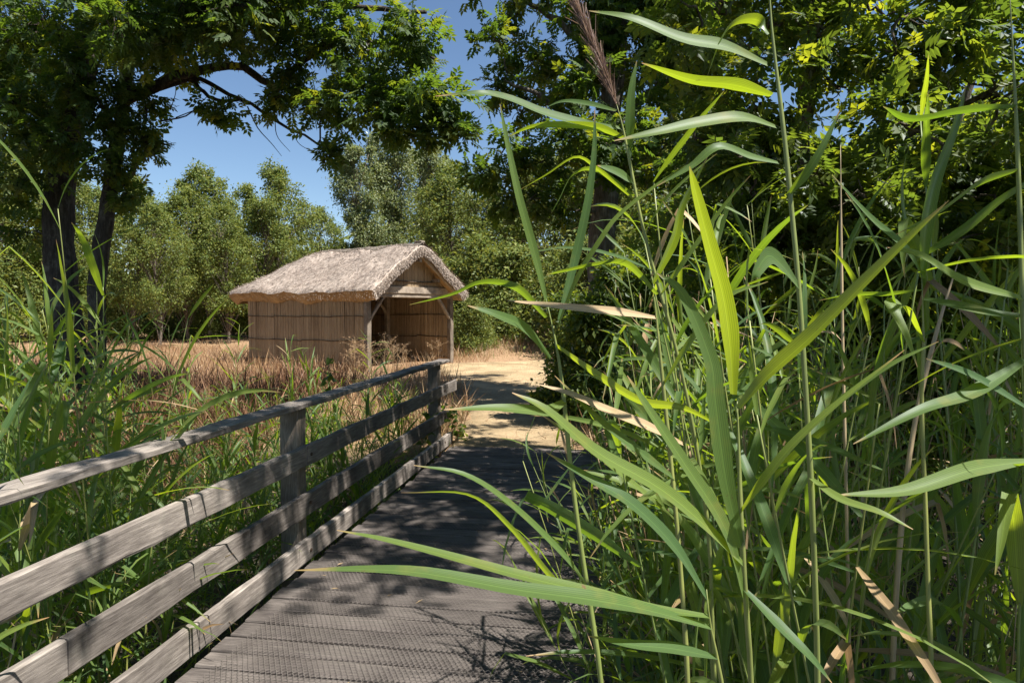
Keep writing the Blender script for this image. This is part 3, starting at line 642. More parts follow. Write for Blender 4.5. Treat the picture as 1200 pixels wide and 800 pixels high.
# near tree on the right; its boughs reach over the boardwalk and throw the dappled shade
A0 = lambda *p: np.array(p, float)
nb = np.array([3.1, 6.6, 0]); nb[2] = ground_z(nb[0], nb[1])
stems = [([nb - [0, 0, .2]] + [nb + np.array(p) for p in ((-.05, 0, .8), (-.15, .05, 2.0), (-.28, .05, 3.2), (-.35, -.1, 4.6), (-.4, -.4, 6.2), (-.5, -.7, 8))], .085, .03), ([nb + A0(.25, .1, -.2)] + [nb + np.array(p) for p in ((.4, .1, .8), (.7, .2, 2.0), (1.1, .2, 3.4), (1.5, 0, 5.0))], .06, .025)]
A = lambda *p: np.array(p, float)
limbs = [([A(2.7, 6.3, 3.3), A(2.3, 5.2, 4.3), A(1.9, 3.9, 5.0), A(1.3, 2.6, 5.4)], .034, .012), ([A(2.65, 6.2, 4.4), A(1.9, 5.4, 5.3), A(.9, 4.6, 5.8), A(.2, 3.8, 6.0)], .032, .012),
         ([A(2.72, 6.3, 2.6), A(3.6, 6.0, 3.2), A(4.6, 5.7, 3.7), A(5.4, 5.2, 4.0)], .032, .012), ([A(2.65, 6.2, 3.8), A(3.4, 5.2, 4.9), A(3.9, 4.0, 5.7)], .032, .012),
         ([A(2.7, 6.3, 2.3), A(3.3, 6.6, 2.7), A(4.2, 6.9, 3.0), A(5.2, 7, 3.2)], .026, .01), ([A(2.75, 6.3, 2.4), A(2.2, 6.6, 2.9), A(1.7, 6.9, 3.3)], .024, .01)]
cl = []
for i in range(95):
    C(r5.uniform(790, 1270), r5.uniform(-20, 330), r5.uniform(5.0, 6.3), r5.uniform(34, 62), .5)
for i in range(8): C(r5.uniform(760, 950), r5.uniform(-260, -60), r5.uniform(5, 7), r5.uniform(70, 100), .8)
for i in range(40): cl.append((A(r5.uniform(-2.9, .2), r5.uniform(1.7, 5.0), r5.uniform(4.9, 6.4)), r5.uniform(.4, .65), .55))
for i in range(48):
    p = A(r5.uniform(.4, 3.9), r5.uniform(1.6, 5.6), r5.uniform(4.6, 7.0))
    if (p[2] - 1.6 - .6) / p[1] < .55: p[2] = 1.6 + .7 + .58 * p[1]
    cl.append((p, r5.uniform(.45, .8), .5))
clump_tree('leafy_tree', 'leafy broadleaved tree with sunlit yellow-green leaves standing over the tall reeds', 'tree', nb, stems, limbs, cl, CMP, M['shrub_leaf'], M['bark_pale'], leaf=.19, per=125, twigs=8, seed=13)

# unseen tree added right of the view to keep the reed bed shaded
nb2 = np.array([5.3, 5.2, 0]); nb2[2] = ground_z(nb2[0], nb2[1])
stems = [([nb2 - [0, 0, .2]] + [nb2 + np.array(p) for p in ((-.05, 0, .9), (-.2, -.2, 2.2), (-.3, -.5, 3.6), (-.4, -.7, 4.2), (-.5, -.8, 4.6))], .09, .03)]
limbs = [([A(5.1, 4.9, 2.2), A(4.5, 4.0, 3.1), A(3.9, 3.0, 3.8), A(3.2, 2.2, 4.3)], .05, .012), ([A(5.0, 4.7, 3.6), A(4.9, 3.4, 3.9), A(4.6, 2.0, 4.1)], .05, .012), ([A(5.1, 5, 2.6), A(5.9, 4.4, 3.4), A(6.6, 3.6, 3.9)], .05, .012)]
cl = []
for i in range(64):
    y_ = r5.uniform(1.3, 4.6); x_ = max(r5.uniform(1.9, 6.6), y_ * .82 + .45); cl.append((A(x_, y_, r5.uniform(2.3, 3.8)), r5.uniform(.4, .6), 1.0))
for i in range(16): cl.append((A(r5.uniform(1.75, 3.2), r5.uniform(.75, 1.5), r5.uniform(2.7, 3.8)), r5.uniform(.3, .45), .8))
clump_tree('leafy_tree', 'unseen leafy tree added to shade the right end of the reed bed', 'tree', nb2, stems, limbs, cl, CMP2, M['shrub_leaf'], M['bark_pale'], leaf=.19, per=95, twigs=8, seed=14)

# generic woodland trees, built in local space and copied
def wood_tree_meshes(seed, H, crown_r, low=.25, leaf=.17, nl=15000, bark='bark_pale', lm='far_leaf', shape='round', trunk_r=.1, nclump=46):
    r = np.random.default_rng(seed)
    P = np.array([[0, 0, -.2], [r.normal(0, .1), r.normal(0, .1), H * .2], [r.normal(0, .25), r.normal(0, .25), H * .45], [r.normal(0, .3), r.normal(0, .3), H * .7], [r.normal(0, .3), r.normal(0, .3), H * .97]])
    P = spline(P, 20); tr = Acc(); tube(tr, P, np.linspace(trunk_r, trunk_r * .15, 20), 8); br = Acc(); pos = []; dirs = []; outs = []
    for i in range(nclump):
        u = r.uniform(low, 1.0)
        prof = {'round': math.sin(math.pi * min(1, (u - low) / (1 - low) * .86 + .12)) ** .6, 'column': (1 - ((u - .5) / .62) ** 2) ** .5 * (.75 + .25 * math.sin(9 * u)), 'shrub': (1 - u * .75)}[shape]
        az = r.uniform(0, 2 * np.pi); rr = crown_r * prof * math.sqrt(r.uniform(.08, 1))
        c = np.array([rr * math.cos(az), rr * math.sin(az), u * H]); j = int(np.clip((u - .18) * 19, 1, 19)); c[:2] += P[j][:2]
        tube(br, spline([P[j], P[j] + (c - P[j]) * .5 + [0, 0, .1 * rr], c], 6), np.linspace(.3 * trunk_r * (1.1 - u * .6), .008, 6), 4)
        cr = crown_r * r.uniform(.12, .30) * (.6 if u > .88 else 1); k = int(nl / nclump * r.uniform(.6, 1.4))
        q = np.clip(r.normal(0, .62, (k, 3)), -1.05, 1.05) * cr * np.array([1, 1, 1.05]) + r.normal(0, .25, 3) * cr * r.uniform(-1, 1, k)[:, None] ** 3 * 2.5
        pos.append(c + q); outs.append(nrm(q)); dirs.append(nrm(q) * .5 + r.normal(0, .7, (k, 3)) + [0, 0, -.3])
    pos = np.concatenate(pos); dirs = np.concatenate(dirs); outs = np.concatenate(outs); lf = Acc()
    ok = pos[:, 2] > .1; pos, dirs, outs = pos[ok], dirs[ok], outs[ok]; n = len(pos)
    scatter(lf, RHV, RHF, pos, dirs, outs * .9 + np.array([0, 0, .55]) + r.normal(0, .45, (n, 3)), leaf * r.uniform(.45, 1.4, n), tint=r.uniform(0, 1, n))
    return tr.mesh('trunk', M[bark]), br.mesh('branches', M[bark]), lf.mesh('crown', M[lm], False)
def plant_tree(name, ms, loc, label, cat, group=None, rz=0, sc=1.0):
    o = empty(name, loc, label, cat, group, rz); o.scale = (sc, sc, sc) if not isinstance(sc, tuple) else sc
    for nm, me in zip(('trunk', 'branches', 'crown'), ms): link(nm, me, o)
    return o
WT = [wood_tree_meshes(100 + i, 10, 2.1 + .25 * (i % 3), .27, .15, 17000, 'bark_pale', 'far_leaf', 'round', .12, 70) for i in range(4)]
PT = [wood_tree_meshes(120 + i, 14, 2.3, .10, .17, 48000, 'bark_pale', 'poplar_leaf', 'column', .16, 120) for i in range(2)]
SH = [wood_tree_meshes(140 + i, 3.2, 1.7, .05, .12, 10000, 'bark_pale', 'far_leaf', 'shrub', .05, 60) for i in range(3)]
SR = [wood_tree_meshes(150 + i, 3.2, 1.5, .06, .115, 12000, 'bark', 'shrub_leaf', 'shrub', .05, 40) for i in range(3)]
def gpos(px, d): p = at(px, 372, d); return np.array([p[0], p[1], float(ground_z(p[0], p[1]))])
def top_scale(px, py, d, H): p = at(px, py, d); g = float(ground_z(p[0], p[1])); return (p[2] - g) / H
k = 0
for px, py, d in ((158, 205, 31), (186, 240, 30), (220, 225, 34), (246, 192, 36), (292, 215, 39), (330, 196, 37), (372, 245, 41), (60, 150, 36), (10, 170, 33), (-60, 150, 34), (400, 285, 44), (110, 215, 40), (268, 240, 33), (312, 235, 35)):
    s = top_scale(px, py, d, 10.2); ok = plant_tree('woodland_tree', WT[k % 4], gpos(px, d), *(('green tree glimpsed behind the twin-trunked ash', 'tree', 'trees behind the twin-trunked ash') if px < 130 else ('slender green tree between the twin-trunked ash and the hut', 'tree', 'trees between ash and hut') if px < 280 else ('green tree rising behind the low end of the hut roof', 'tree', 'trees behind the hut roof')), k * 1.7, (min(s, 1.35), min(s, 1.35), s)); k += 1
for px, py, d, q in ((428, 172, 43, 0), (462, 150, 45, 1), (506, 168, 46, 0)):
    s = top_scale(px, py, d, 14.2); plant_tree('poplar_tree', PT[q], gpos(px, d), {428: 'shorter pale green poplar left of the gap above the hut ridge', 462: 'tallest pale green poplar rising behind the hut ridge', 506: 'pale poplar half hidden by the ash leaves behind the hut'}[px], 'tree', None, px * .7, (s * .95, s * .95, s))
for px, py, d in ((540, 190, 36), (575, 205, 33), (615, 200, 37), (655, 170, 33), (690, 180, 31), (735, 150, 30), (780, 140, 27), (520, 235, 42)):
    s = top_scale(px, py, d, 10.2); plant_tree('woodland_tree', WT[(k + 1) % 4], gpos(px, d), 'bushy tree in the wood right of the hut', 'tree', 'trees in the wood right of the hut', k * 2.1, (min(s, 1.2) * 1.15, min(s, 1.2) * 1.15, s)); k += 1
for i, (px, d, s) in enumerate(((140, 42, 1.2), (185, 44, .9), (225, 41, 1.0), (262, 43, 1.1), (300, 45, 1.2), (345, 44, 1.3), (20, 34, 1.3), (-40, 30, 1.4), (75, 38, 1.3), (400, 46, 1.4), (110, 37, .7), (150, 35, .6), (205, 37, .7), (235, 36, .55), (275, 38, .75), (175, 36, .5), (125, 33, .7), (330, 39, .8), (165, 47, 1.5), (245, 48, 1.6), (320, 49, 1.6), (50, 45, 1.6))):
    plant_tree('understorey_shrub', SH[i % 3], gpos(px, d), 'green understorey shrub at the edge of the dry meadow', 'shrub', 'shrubs along the meadow edge', i * 1.3, (s * 1.15, s * 1.15, s))
for i, (px, d, s) in enumerate(((556, 25.5, .62), (600, 28, 1.2), (640, 27, 1.1), (575, 30, 1.4), (690, 24, 1.2), (730, 21, 1.1), (770, 19, 1.2), (530, 31, 1.2))):
    plant_tree('path_shrub', SH[(i + 1) % 3], gpos(px, d), 'green shrub where the path meets the wood', 'shrub', 'shrubs beyond the path', i * 1.9, (s * 1.1, s * 1.1, s))
for i, (px, d, s) in enumerate(((676, 9.9, .55), (712, 9.4, .68), (745, 9.8, .75), (800, 9.2, .95), (870, 8.2, 1.0), (950, 8.8, 1.15), (1020, 7.4, 1.05), (1090, 8.0, 1.15), (1160, 7.2, 1.1), (1240, 7.6, 1.15), (760, 12, 1.0), (900, 11.5, 1.4), (1050, 11, 1.5), (1200, 10.5, 1.5), (830, 14, 1.3))):
    plant_tree('thicket_shrub', SR[i % 3], gpos(px, d), *(('dark thicket shrub at the front, against the back of the reeds', 'shrub', 'front thicket shrubs') if d < 9 else ('tall dark shrub deep in the thicket beyond the reeds', 'shrub', 'rear thicket shrubs')), i * 2.3, (s, s, s))
# far wood closing the horizon
r6 = np.random.default_rng(6); acc = Acc(); n = 22000
fx = r6.uniform(-75, 60, n); fy = r6.uniform(58, 78, n); fh = (7.5 + 2.0 * np.sin(fx * .35) + 1.2 * np.sin(fx * .93 + 1)) * np.clip(r6.uniform(0, 1, n), .0, 1); gap = np.abs(fx / fy * FPX + 600 - 440) < 0
P_ = np.stack([fx, fy, fh + .4], -1)
scatter(acc, RHV, RHF, P_, r6.normal(0, 1, (n, 3)), np.tile([0, 0, 1.], (n, 1)) + r6.normal(0, .6, (n, 3)), r6.uniform(.5, 1.0, n), tint=r6.uniform(0, 1, n))
tag(link('far_woodland', acc.mesh('far_woodland', M['far_leaf'], False)), 'distant green woodland closing the view behind the meadow trees', 'woodland', kind='stuff')

# ------------------------------------------------------------------ reeds
def leaf_strip(P, W, n0, fold=.25, twist=0.0, m=14, sharp=.75, base=.28):
    """blade along the points P, widest about a third along, folded along its rib; returns V, F, u, v"""
    C_ = spline(P, m); T = nrm(np.gradient(C_, axis=0)); u = np.linspace(0, 1, m)
    w = W * .5 * (np.minimum(1, base + (u / .28) * (1 - base))) * (1 - u ** 2.2) ** sharp
    w = np.maximum(w, .0006); n0 = nrm(np.asarray(n0, float)); V = []
    for i in range(m):
        nn = nrm(n0 - T[i] * np.dot(n0, T[i])); s = np.cross(T[i], nn); a = twist * u[i]
        s, nn = s * math.cos(a) + nn * math.sin(a), nn * math.cos(a) - s * math.sin(a)
        V += [C_[i] - s * w[i] + nn * w[i] * fold, C_[i] - s * w[i] * .5 + nn * w[i] * fold * .35, C_[i], C_[i] + s * w[i] * .5 + nn * w[i] * fold * .35, C_[i] + s * w[i] + nn * w[i] * fold]
    k = np.arange(m - 1)[:, None] * 5
    F = np.concatenate([np.concatenate([k + c, k + c + 1, k + c + 6, k + c + 5], 1) for c in range(4)])
    return np.array(V), F, np.repeat(u, 5), np.tile([-1, -.5, 0, .5, 1.], m)
def rand_leaf(r, L, W, a0, bend, kink=None, m=11):
    """blade in local space: grows along +X, rises then arches over"""
    P = [np.zeros(3)]; ang = a0; st = L / 8; y = r.normal(0, .03)
    for i in range(8):
        ang -= bend * (.4 + i / 6.0) / 8 + (kink[1] if kink and kink[0] == i else 0)
        P.append(P[-1] + st * np.array([math.cos(ang), y + r.normal(0, .02), math.sin(ang)]))
    return leaf_strip(P, W, (-.45, 0, 1), r.uniform(.12, .45), r.normal(0, .7), m)
r8 = np.random.default_rng(8)
LV = []
for i in range(16):
    kink = (int(r8.integers(3, 6)), r8.uniform(.8, 1.6)) if i % 7 == 0 else None
    LV.append(rand_leaf(r8, r8.uniform(.34, .58), r8.uniform(.021, .035), R(r8.uniform(28, 76)), R(r8.uniform(4, 66)), kink, 9))
def lmesh(data, mt, tint=0.0):
    a = Acc(); V, F, u, v = data; a.add(V, F, u=u, v=v, tint=tint); return a.mesh('leaf', mt)
LOW = []
for V, F, u, v in LV:                      # the same blades with fewer faces for the mass behind
    V3 = V.reshape(-1, 5, 3)[:, [0, 2, 4]][[0, 2, 3, 5, 7, 8]]; m3 = len(V3); kk = np.arange(m3 - 1)[:, None] * 3
    LOW.append((V3.reshape(-1, 3), np.concatenate([np.concatenate([kk + c, kk + c + 1, kk + c + 4, kk + c + 3], 1) for c in range(2)]), u.reshape(-1, 5)[[0, 2, 3, 5, 7, 8], :3].ravel(), np.tile([-1, 0, 1.], m3)))
LM = [lmesh(d, M['reed_leaf'], r8.uniform(0, .2)) for d in LV]; LMD = [lmesh(LV[i], M['dead_leaf']) for i in (0, 3, 7, 10)]
def stem_curve(r, H, bend): 
    a = r.uniform(0, 6.28); u = np.linspace(0, 1, 12); b = bend * u ** 2; w = .012 * np.sin(u * 9 + a)
    return np.stack([b * math.cos(a) + w, b * math.sin(a) + w * .5, H * u - .25 * b * u], -1)
SV = [stem_curve(r8, 2.3 + .08 * i, r8.uniform(.08, .42)) for i in range(8)]
def smesh(c, mt, r0=.0055):
    a = Acc(); n = len(c); tube(a, spline(c, 24), np.linspace(r0, r0 * .35, 24) * (1 + .16 * (np.arange(24) % 4 == 0)), 6, tint=0.0); return a.mesh('stem', mt)
SM = [smesh(c, M['reed_stem']) for c in SV]; SMD = [smesh(c, M['dead_stem'], .005) for c in SV[:4]]
def reed_layout(r, si, lo=.2, dead=False):
    c = spline(SV[si], 60); out = []; z = lo; az = r.uniform(0, 6.28); i = 0
    while z < .985:
        q = c[int(z * 59)]; out.append((q, az + (math.pi if i % 2 else 0) + r.normal(0, .5), int(r.integers(0, 16)), (.75 + .5 * math.sin(math.pi * z)) * r.uniform(.8, 1.15), r.random()))
        z += r.uniform(.04, .072); i += 1
    out.append((c[-1], az, int(r.integers(0, 16)), .6, 1))
    return out
def reed(loc, sc, rz, tilt, label, group, r, lo=.2, deadp=.06, lsc=1.0):
    si = int(r.integers(0, 8)); o = empty('reed', loc, label, 'reed', group); o.rotation_euler = (tilt[0], tilt[1], rz); o.scale = (sc, sc, sc)
    link('stem', SM[si], o)
    for q, az, li, s, d in reed_layout(r, si, lo):
        me = LMD[li % 4] if d < deadp else LM[li]
        link('leaf', me, o, q, (r.normal(0, .2), r.normal(0, .25) + (.5 if d < deadp else 0), az), (s * lsc, s * lsc, s * lsc))
    return o
def rotm(e): return np.array(Matrix.Rotation(e[2], 3, 'Z') @ Matrix.Rotation(e[1], 3, 'Y') @ Matrix.Rotation(e[0], 3, 'X'))
def mass_reed(accL, accS, accD, loc, sc, rz, tilt, r, lo=.2, deadp=.08, dead_stem=False, lsc=1.0):
    si = int(r.integers(0, 8)); Mr = rotm((tilt[0], tilt[1], rz)) * sc
    tg = r.uniform(0, 1)
    tube(accD if dead_stem else accS, spline(SV[si], 9) @ Mr.T + loc, np.linspace(.005, .002, 9) * sc, 4, tint=tg)
    if dead_stem: return
    for q, az, li, s, d in reed_layout(r, si, lo):
        V, F, u, v = LOW[li]; m2 = rotm((r.normal(0, .2), r.normal(0, .25), az)) * s * lsc
        (accD if d < deadp else accL).add((V @ m2.T + q) @ Mr.T + loc, F, u=u, v=v, tint=r.uniform(0, 1))
# --- right bank: individual reeds nearest the walk, then the mass
r9 = np.random.default_rng(9)
def right_spot(r, tmax=7.6, xmax=5.0):
    t = r.uniform(.9, tmax) ; x = .26 + (xmax - .26) * r.uniform(0, 1) ** 1.5
    return x, t
def right_label(x, t, hs):
    if x < .9: return (('tall' if hs > .8 else 'shorter') + ' green reed in the front row along the right side of the planks', 'front-row reeds right of the boardwalk, ' + ('tall' if hs > .8 else 'short'))
    if t > 4.4: return ('green reed at the back of the right-hand bed, against the dark thicket', 'reeds at the back of the right bed')
    return (('tall' if hs > .86 else 'middling') + ' green reed in the thick of the right-hand bed below the leafy tree', 'reeds in the thick of the right bed, ' + ('tall' if hs > .86 else 'middling'))
def left_label(px, t, hs):
    if px < 150: return ('tall reed beside the rail fence below the twin-trunked ash', 'reeds below the twin-trunked ash')
    if px < 290: return ('low reed between the cap rail and the rust-brown weeds', 'reeds before the rust-brown weeds')
    return ('reed beyond the fence, standing before the wall of the hut', 'reeds before the hut wall')
cnt = 0
while cnt < 125:
    x, t = right_spot(r9, 6.6, 3.6); p = walk(x, t)
    dist = math.hypot(p[0], p[1])
    if p[1] < .9 or dist < 1.35 or p[0] / p[1] > .95: continue
    if x < .55 and t < 2.2: continue
    p[2] = ground_z(p[0], p[1]); hs = r9.uniform(.72, 1.0) * (0.86 if x < .9 else 1.0) * (.8 if (p[0] / p[1] < .16 and p[1] > 2) else 1)
    reed(p, hs, r9.uniform(0, 6.28), (r9.normal(0, .06), r9.normal(0, .06)), *right_label(x, t, hs), r9, .25); cnt += 1
for i in range(66):                       # reeds crowding the edge of the planks
    x = r9.uniform(.2, .62) if i % 3 else r9.uniform(.5, 1.0); t = r9.uniform(1.35, 2.6) if i < 34 else r9.uniform(2.3, 5.5); p = walk(x, t); p[2] = ground_z(p[0], p[1])
    reed(p, r9.uniform(.7, .95) * (.9 if t > 2.6 else 1), r9.uniform(-.5, .5), (r9.normal(0, .05), r9.normal(-.09, .06)), 'broad-leaved green reed crowding the right edge of the planks', 'reeds crowding the plank edge', r9, .22, .08, 1.05)
aL, aS, aD = Acc(), Acc(), Acc()
for i in range(620):
    x, t = right_spot(r9, 9.0, 7.5); p = walk(x, t); dist = math.hypot(p[0], p[1])
    if dist < 2.1 or p[1] < .8 or p[0] / p[1] > 1.15: continue
    p[2] = ground_z(p[0], p[1]); mass_reed(aL, aS, aD, p, r9.uniform(.5, .82) * (.8 if p[0] / p[1] < .16 else 1), r9.uniform(0, 6.28), (r9.normal(0, .09), r9.normal(0, .09)), r9, .12, .12, r9.random() < .25)
# dry canes and low blades filling the foot of the bed
for i in range(420):
    x, t = right_spot(r9, 7, 5); p = walk(x + .02, t); dist = math.hypot(p[0], p[1])
    if dist < 1.5 or p[0] / p[1] > 1.1: continue
    p[2] = ground_z(p[0], p[1])
    if r9.random() < .4: mass_reed(aL, aS, aD, p, r9.uniform(.5, .9), r9.uniform(0, 6.28), (r9.normal(0, .16), r9.normal(0, .16)), r9, dead_stem=True)
    else: mass_reed(aL, aS, aD, p, r9.uniform(.26, .45), r9.uniform(0, 6.28), (r9.normal(0, .2), r9.normal(0, .2)), r9, .02, .1)
for i in range(130):
    p = walk(r9.uniform(.12, .75), r9.uniform(1.25, 4.2)); p[2] = ground_z(p[0], p[1])
    mass_reed(aL, aS, aD, p, r9.uniform(.3, .55), r9.uniform(0, 6.28), (r9.normal(0, .12), r9.normal(-.08, .12)), r9, .1, .1, False, 1.35)
for i in range(60):
    p = walk(r9.uniform(.1, .42), r9.uniform(1.9, 6.2)); p[2] = ground_z(p[0], p[1])
    mass_reed(aL, aS, aD, p, r9.uniform(.42, .68), r9.uniform(-.6, .6), (r9.normal(0, .1), r9.normal(-.17, .08)), r9, .2, .06, False, 1.15)
bedr = empty('reed_bed', walk(2.5, 3.5, -.62), 'dense green reed bed filling the bank right of the boardwalk', 'reed bed'); bedr['kind'] = 'stuff'
off = np.array(bedr.location)
def put(acc, name, mt, parent, off):
    acc.v = [v - off for v in acc.v]; o = link(name, acc.mesh(name, mt), parent); o['kind'] = 'stuff'; return o
put(aL, 'leaves', M['reed_leaf'], bedr, off); put(aS, 'stems', M['reed_stem'], bedr, off); put(aD, 'dry_canes', M['dead_leaf'], bedr, off)

# --- left bank beyond the fence
for i in range(26):                       # tall reeds by the fence below the ash
    dd_ = r9.uniform(2.3, 4.6); px_ = r9.uniform(-30, 165); p = at(px_, 400, dd_); p[2] = ground_z(p[0], p[1]); topz = at(px_, r9.uniform(300, 430), dd_)[2]
    if p[0] * WV[0] + p[1] * WV[1] > -2.15: continue
    hs = (topz - p[2]) / 2.6; reed(p, hs, r9.uniform(0, 6.28), (r9.normal(0, .06), r9.normal(0, .06)), 'tall reed beside the rail fence below the twin-trunked ash', 'reeds below the twin-trunked ash', r9, .15, lsc=1.25)
cnt = 0
while cnt < 72:
    t = r9.uniform(1.2, 7.4); x = -2.22 - 5.2 * r9.uniform(0, 1) ** 1.3; p = walk(x, t)
    if p[1] < 1.5 or p[0] / p[1] < -1.0: continue
    p[2] = ground_z(p[0], p[1]); near_tree = p[0] / p[1] < -.62
    hs = r9.uniform(.62, .78) * (r9.uniform(1.0, 1.32) if near_tree else .86)
    px_ = 600 + 800 * p[0] / p[1]
    if px_ > 130 and px_ < 290: hs *= .68
    elif px_ >= 290: hs *= .86
    reed(p, hs, r9.uniform(0, 6.28), (r9.normal(0, .1), r9.normal(0, .1)), *left_label(px_, t, hs), r9, .1, lsc=min(1.6, (1.0 if near_tree else .9) / hs)); cnt += 1
aL, aS, aD = Acc(), Acc(), Acc()
for i in range(1150):
    t = r9.uniform(.6, 8.2); x = -2.15 - 7.5 * r9.uniform(0, 1) ** 1.2; p = walk(x, t)
    if p[1] < .6 or p[0] / p[1] < -1.25: continue
    if i % 14 == 0 and p[1] > 2.5: mass_reed(aL, aS, aD, np.array([p[0], p[1], float(ground_z(p[0], p[1]))]), r9.uniform(.5, .66), r9.uniform(0, 6.28), (r9.normal(0, .1), r9.normal(0, .1)), r9, .1, .06, False, 1.25)
    p[2] = ground_z(p[0], p[1]); mass_reed(aL, aS, aD, p, r9.uniform(.24, .46) * (.7 if t > 6.2 else 1), r9.uniform(0, 6.28), (r9.normal(0, .15), r9.normal(0, .15)), r9, .04, .07, r9.random() < .12, 1.6)
bedl = empty('reed_bed', walk(-4.5, 4, -.62), 'low green reed bed in the hollow left of the rail fence', 'reed bed'); bedl['kind'] = 'stuff'
off = np.array(bedl.location)
put(aL, 'leaves', M['reed_leaf'], bedl, off); put(aS, 'stems', M['reed_stem'], bedl, off); put(aD, 'dry_canes', M['dead_leaf'], bedl, off)

# --- the foremost reeds, each laid out from the photograph
UP = (.1, -.45, .9); BACK = (.55, .45, .7); FACE = (.05, -.85, .5)
def hand_reed(label, stem, leaves, r0=.0055, plume=None, stemmat='reed_stem', foot=True):
    Ps = [at(*p) for p in stem]
    if foot:
        b = Ps[-1]; a = Ps[-2]; dr = nrm(b - a); dr[2] = min(dr[2], -.5); tz = float(ground_z(b[0], b[1])); kx = (tz - b[2]) / dr[2]
        foot_p = b + dr * kx * np.array([.35, .35, 1]); foot_p[2] = tz; st_ = max(.08, np.linalg.norm(b - a)); nn_ = max(1, int(np.linalg.norm(foot_p - b) / st_)); Ps = Ps + [b + (foot_p - b) * (q + 1) / nn_ for q in range(nn_)]
    base = Ps[-1]; o = empty('reed', base, label, 'reed'); a = Acc(); C_ = spline(Ps, 40)
    tube(a, C_ - base, np.linspace(r0 * .55, r0 * 1.25, 40) * (1 + .12 * (np.arange(40) % 6 == 0)) * np.clip((np.arange(40) + .8) / 5, .1, 1), 8, tint=0.0); link('stem', a.mesh('stem', M[stemmat]), o)
    for lf in leaves:
        pts, W, n0 = lf[:3]; mt = lf[3] if len(lf) > 3 else 'reed_leaf'; tw = lf[4] if len(lf) > 4 else 0.0
        Q = np.array([at(*p) for p in pts])
        if n0 in (BACK, FACE, UP):
            T = nrm(Q[-1] - Q[0]); vd = nrm(CAM - Q[len(Q) // 2]); sd = np.array(S); a0 = nrm(np.cross(T, [0, .3, 1])); b0 = np.cross(T, a0); best = -9
            for an in np.arange(0, 6.28, .1):
                c_ = a0 * math.cos(an) + b0 * math.sin(an); nv, nsn = c_ @ vd, c_ @ sd
                sc_ = {BACK: -min(nv, .75) if nv > 0 else min(-nv, .75) * max(nsn, 0.02), UP: min(max(nv, 0), .6) * max(nsn, .02) * (1 + c_[2]), FACE: max(nv, 0) * max(nsn + .5, .05)}[n0]
                if sc_ > best: best = sc_; bn = c_
            n0 = bn
        V, F, u, v = leaf_strip(Q - base, W * .86, n0, .22, tw, 22, .8, .35)
        a = Acc(); a.add(V, F, u=u, v=v, tint=lf[5] if len(lf) > 5 else r9.uniform(0, .3)); link('leaf', a.mesh('leaf', M[mt]), o)
    if plume:
        ax = spline([at(*p) - base for p in plume], 30); a = Acc(); n = 520
        i = r9.integers(4, 30, n); q = ax[i]; ud = nrm(ax[0] - ax[-1]); sp_ = .022 * (1 - np.abs((29 - i) / 29 - .55) * 1.3)
        D_ = ud * .9 + r9.normal(0, .16, (n, 3)); 
        scatter(a, np.array([[-.5, 0, 0], [.5, 0, 0], [.3, 1, 0], [-.3, 1, 0]]) * np.array([.035, 1, 1]), np.array([[0, 1, 2, 3]]), q + r9.normal(0, 1, (n, 3)) * np.abs(sp_)[:, None] * .12, D_, r9.normal(0, 1, (n, 3)), r9.uniform(.025, .06, n), tint=r9.uniform(0, 1, n))
        tube(a, ax, np.linspace(.0008, .0022, 30), 5, tint=.5)
        link('plume', a.mesh('plume', M['plume'], False), o)
    return o
d = 1.0
hand_reed('tall straight reed with broad blades all pointing left near its top',
    [(900, -40, 1.0), (905, 40, 1.0), (918, 150, 1.0), (927, 240, 1.0), (937, 350, 1.0), (949, 540, 1.0), (955, 680, 1.02), (958, 800, 1.04)],
    [([(899, 76, 1.0), (850, 55, .98), (800, 46, .96), (740, 22, .95), (690, 13, .96)], .033, UP),
     ([(904, 112, 1.0), (860, 100, .97), (810, 94, .95), (752, 74, .95)], .031, BACK),
     ([(909, 149, 1.0), (870, 138, .97), (820, 144, .95), (770, 155, .93), (720, 165, .92)], .028, UP),
     ([(901, 40, 1.0), (888, 24, 1.0), (864, 26, .99), (846, 46, .98), (828, 92, .98)], .022, BACK),
     ([(912, 191, 1.0), (880, 184, .97), (842, 172, .95), (810, 195, .95), (770, 218, .95)], .02, UP),
     ([(922, 230, 1.0), (945, 203, .98), (965, 170, .97), (984, 130, .97)], .016, FACE),
     ([(946, 500, 1.0), (985, 470, .95), (1040, 430, .92), (1100, 400, .9)], .02, UP),
     ([(936, 336, 1.0), (915, 310, .95), (900, 300, .93), (886, 318, .9), (880, 330, .9)], .035, FACE),
     ([(950, 560, 1.0), (985, 585, .95), (1030, 600, .92), (1070, 620, .9)], .022, UP)])
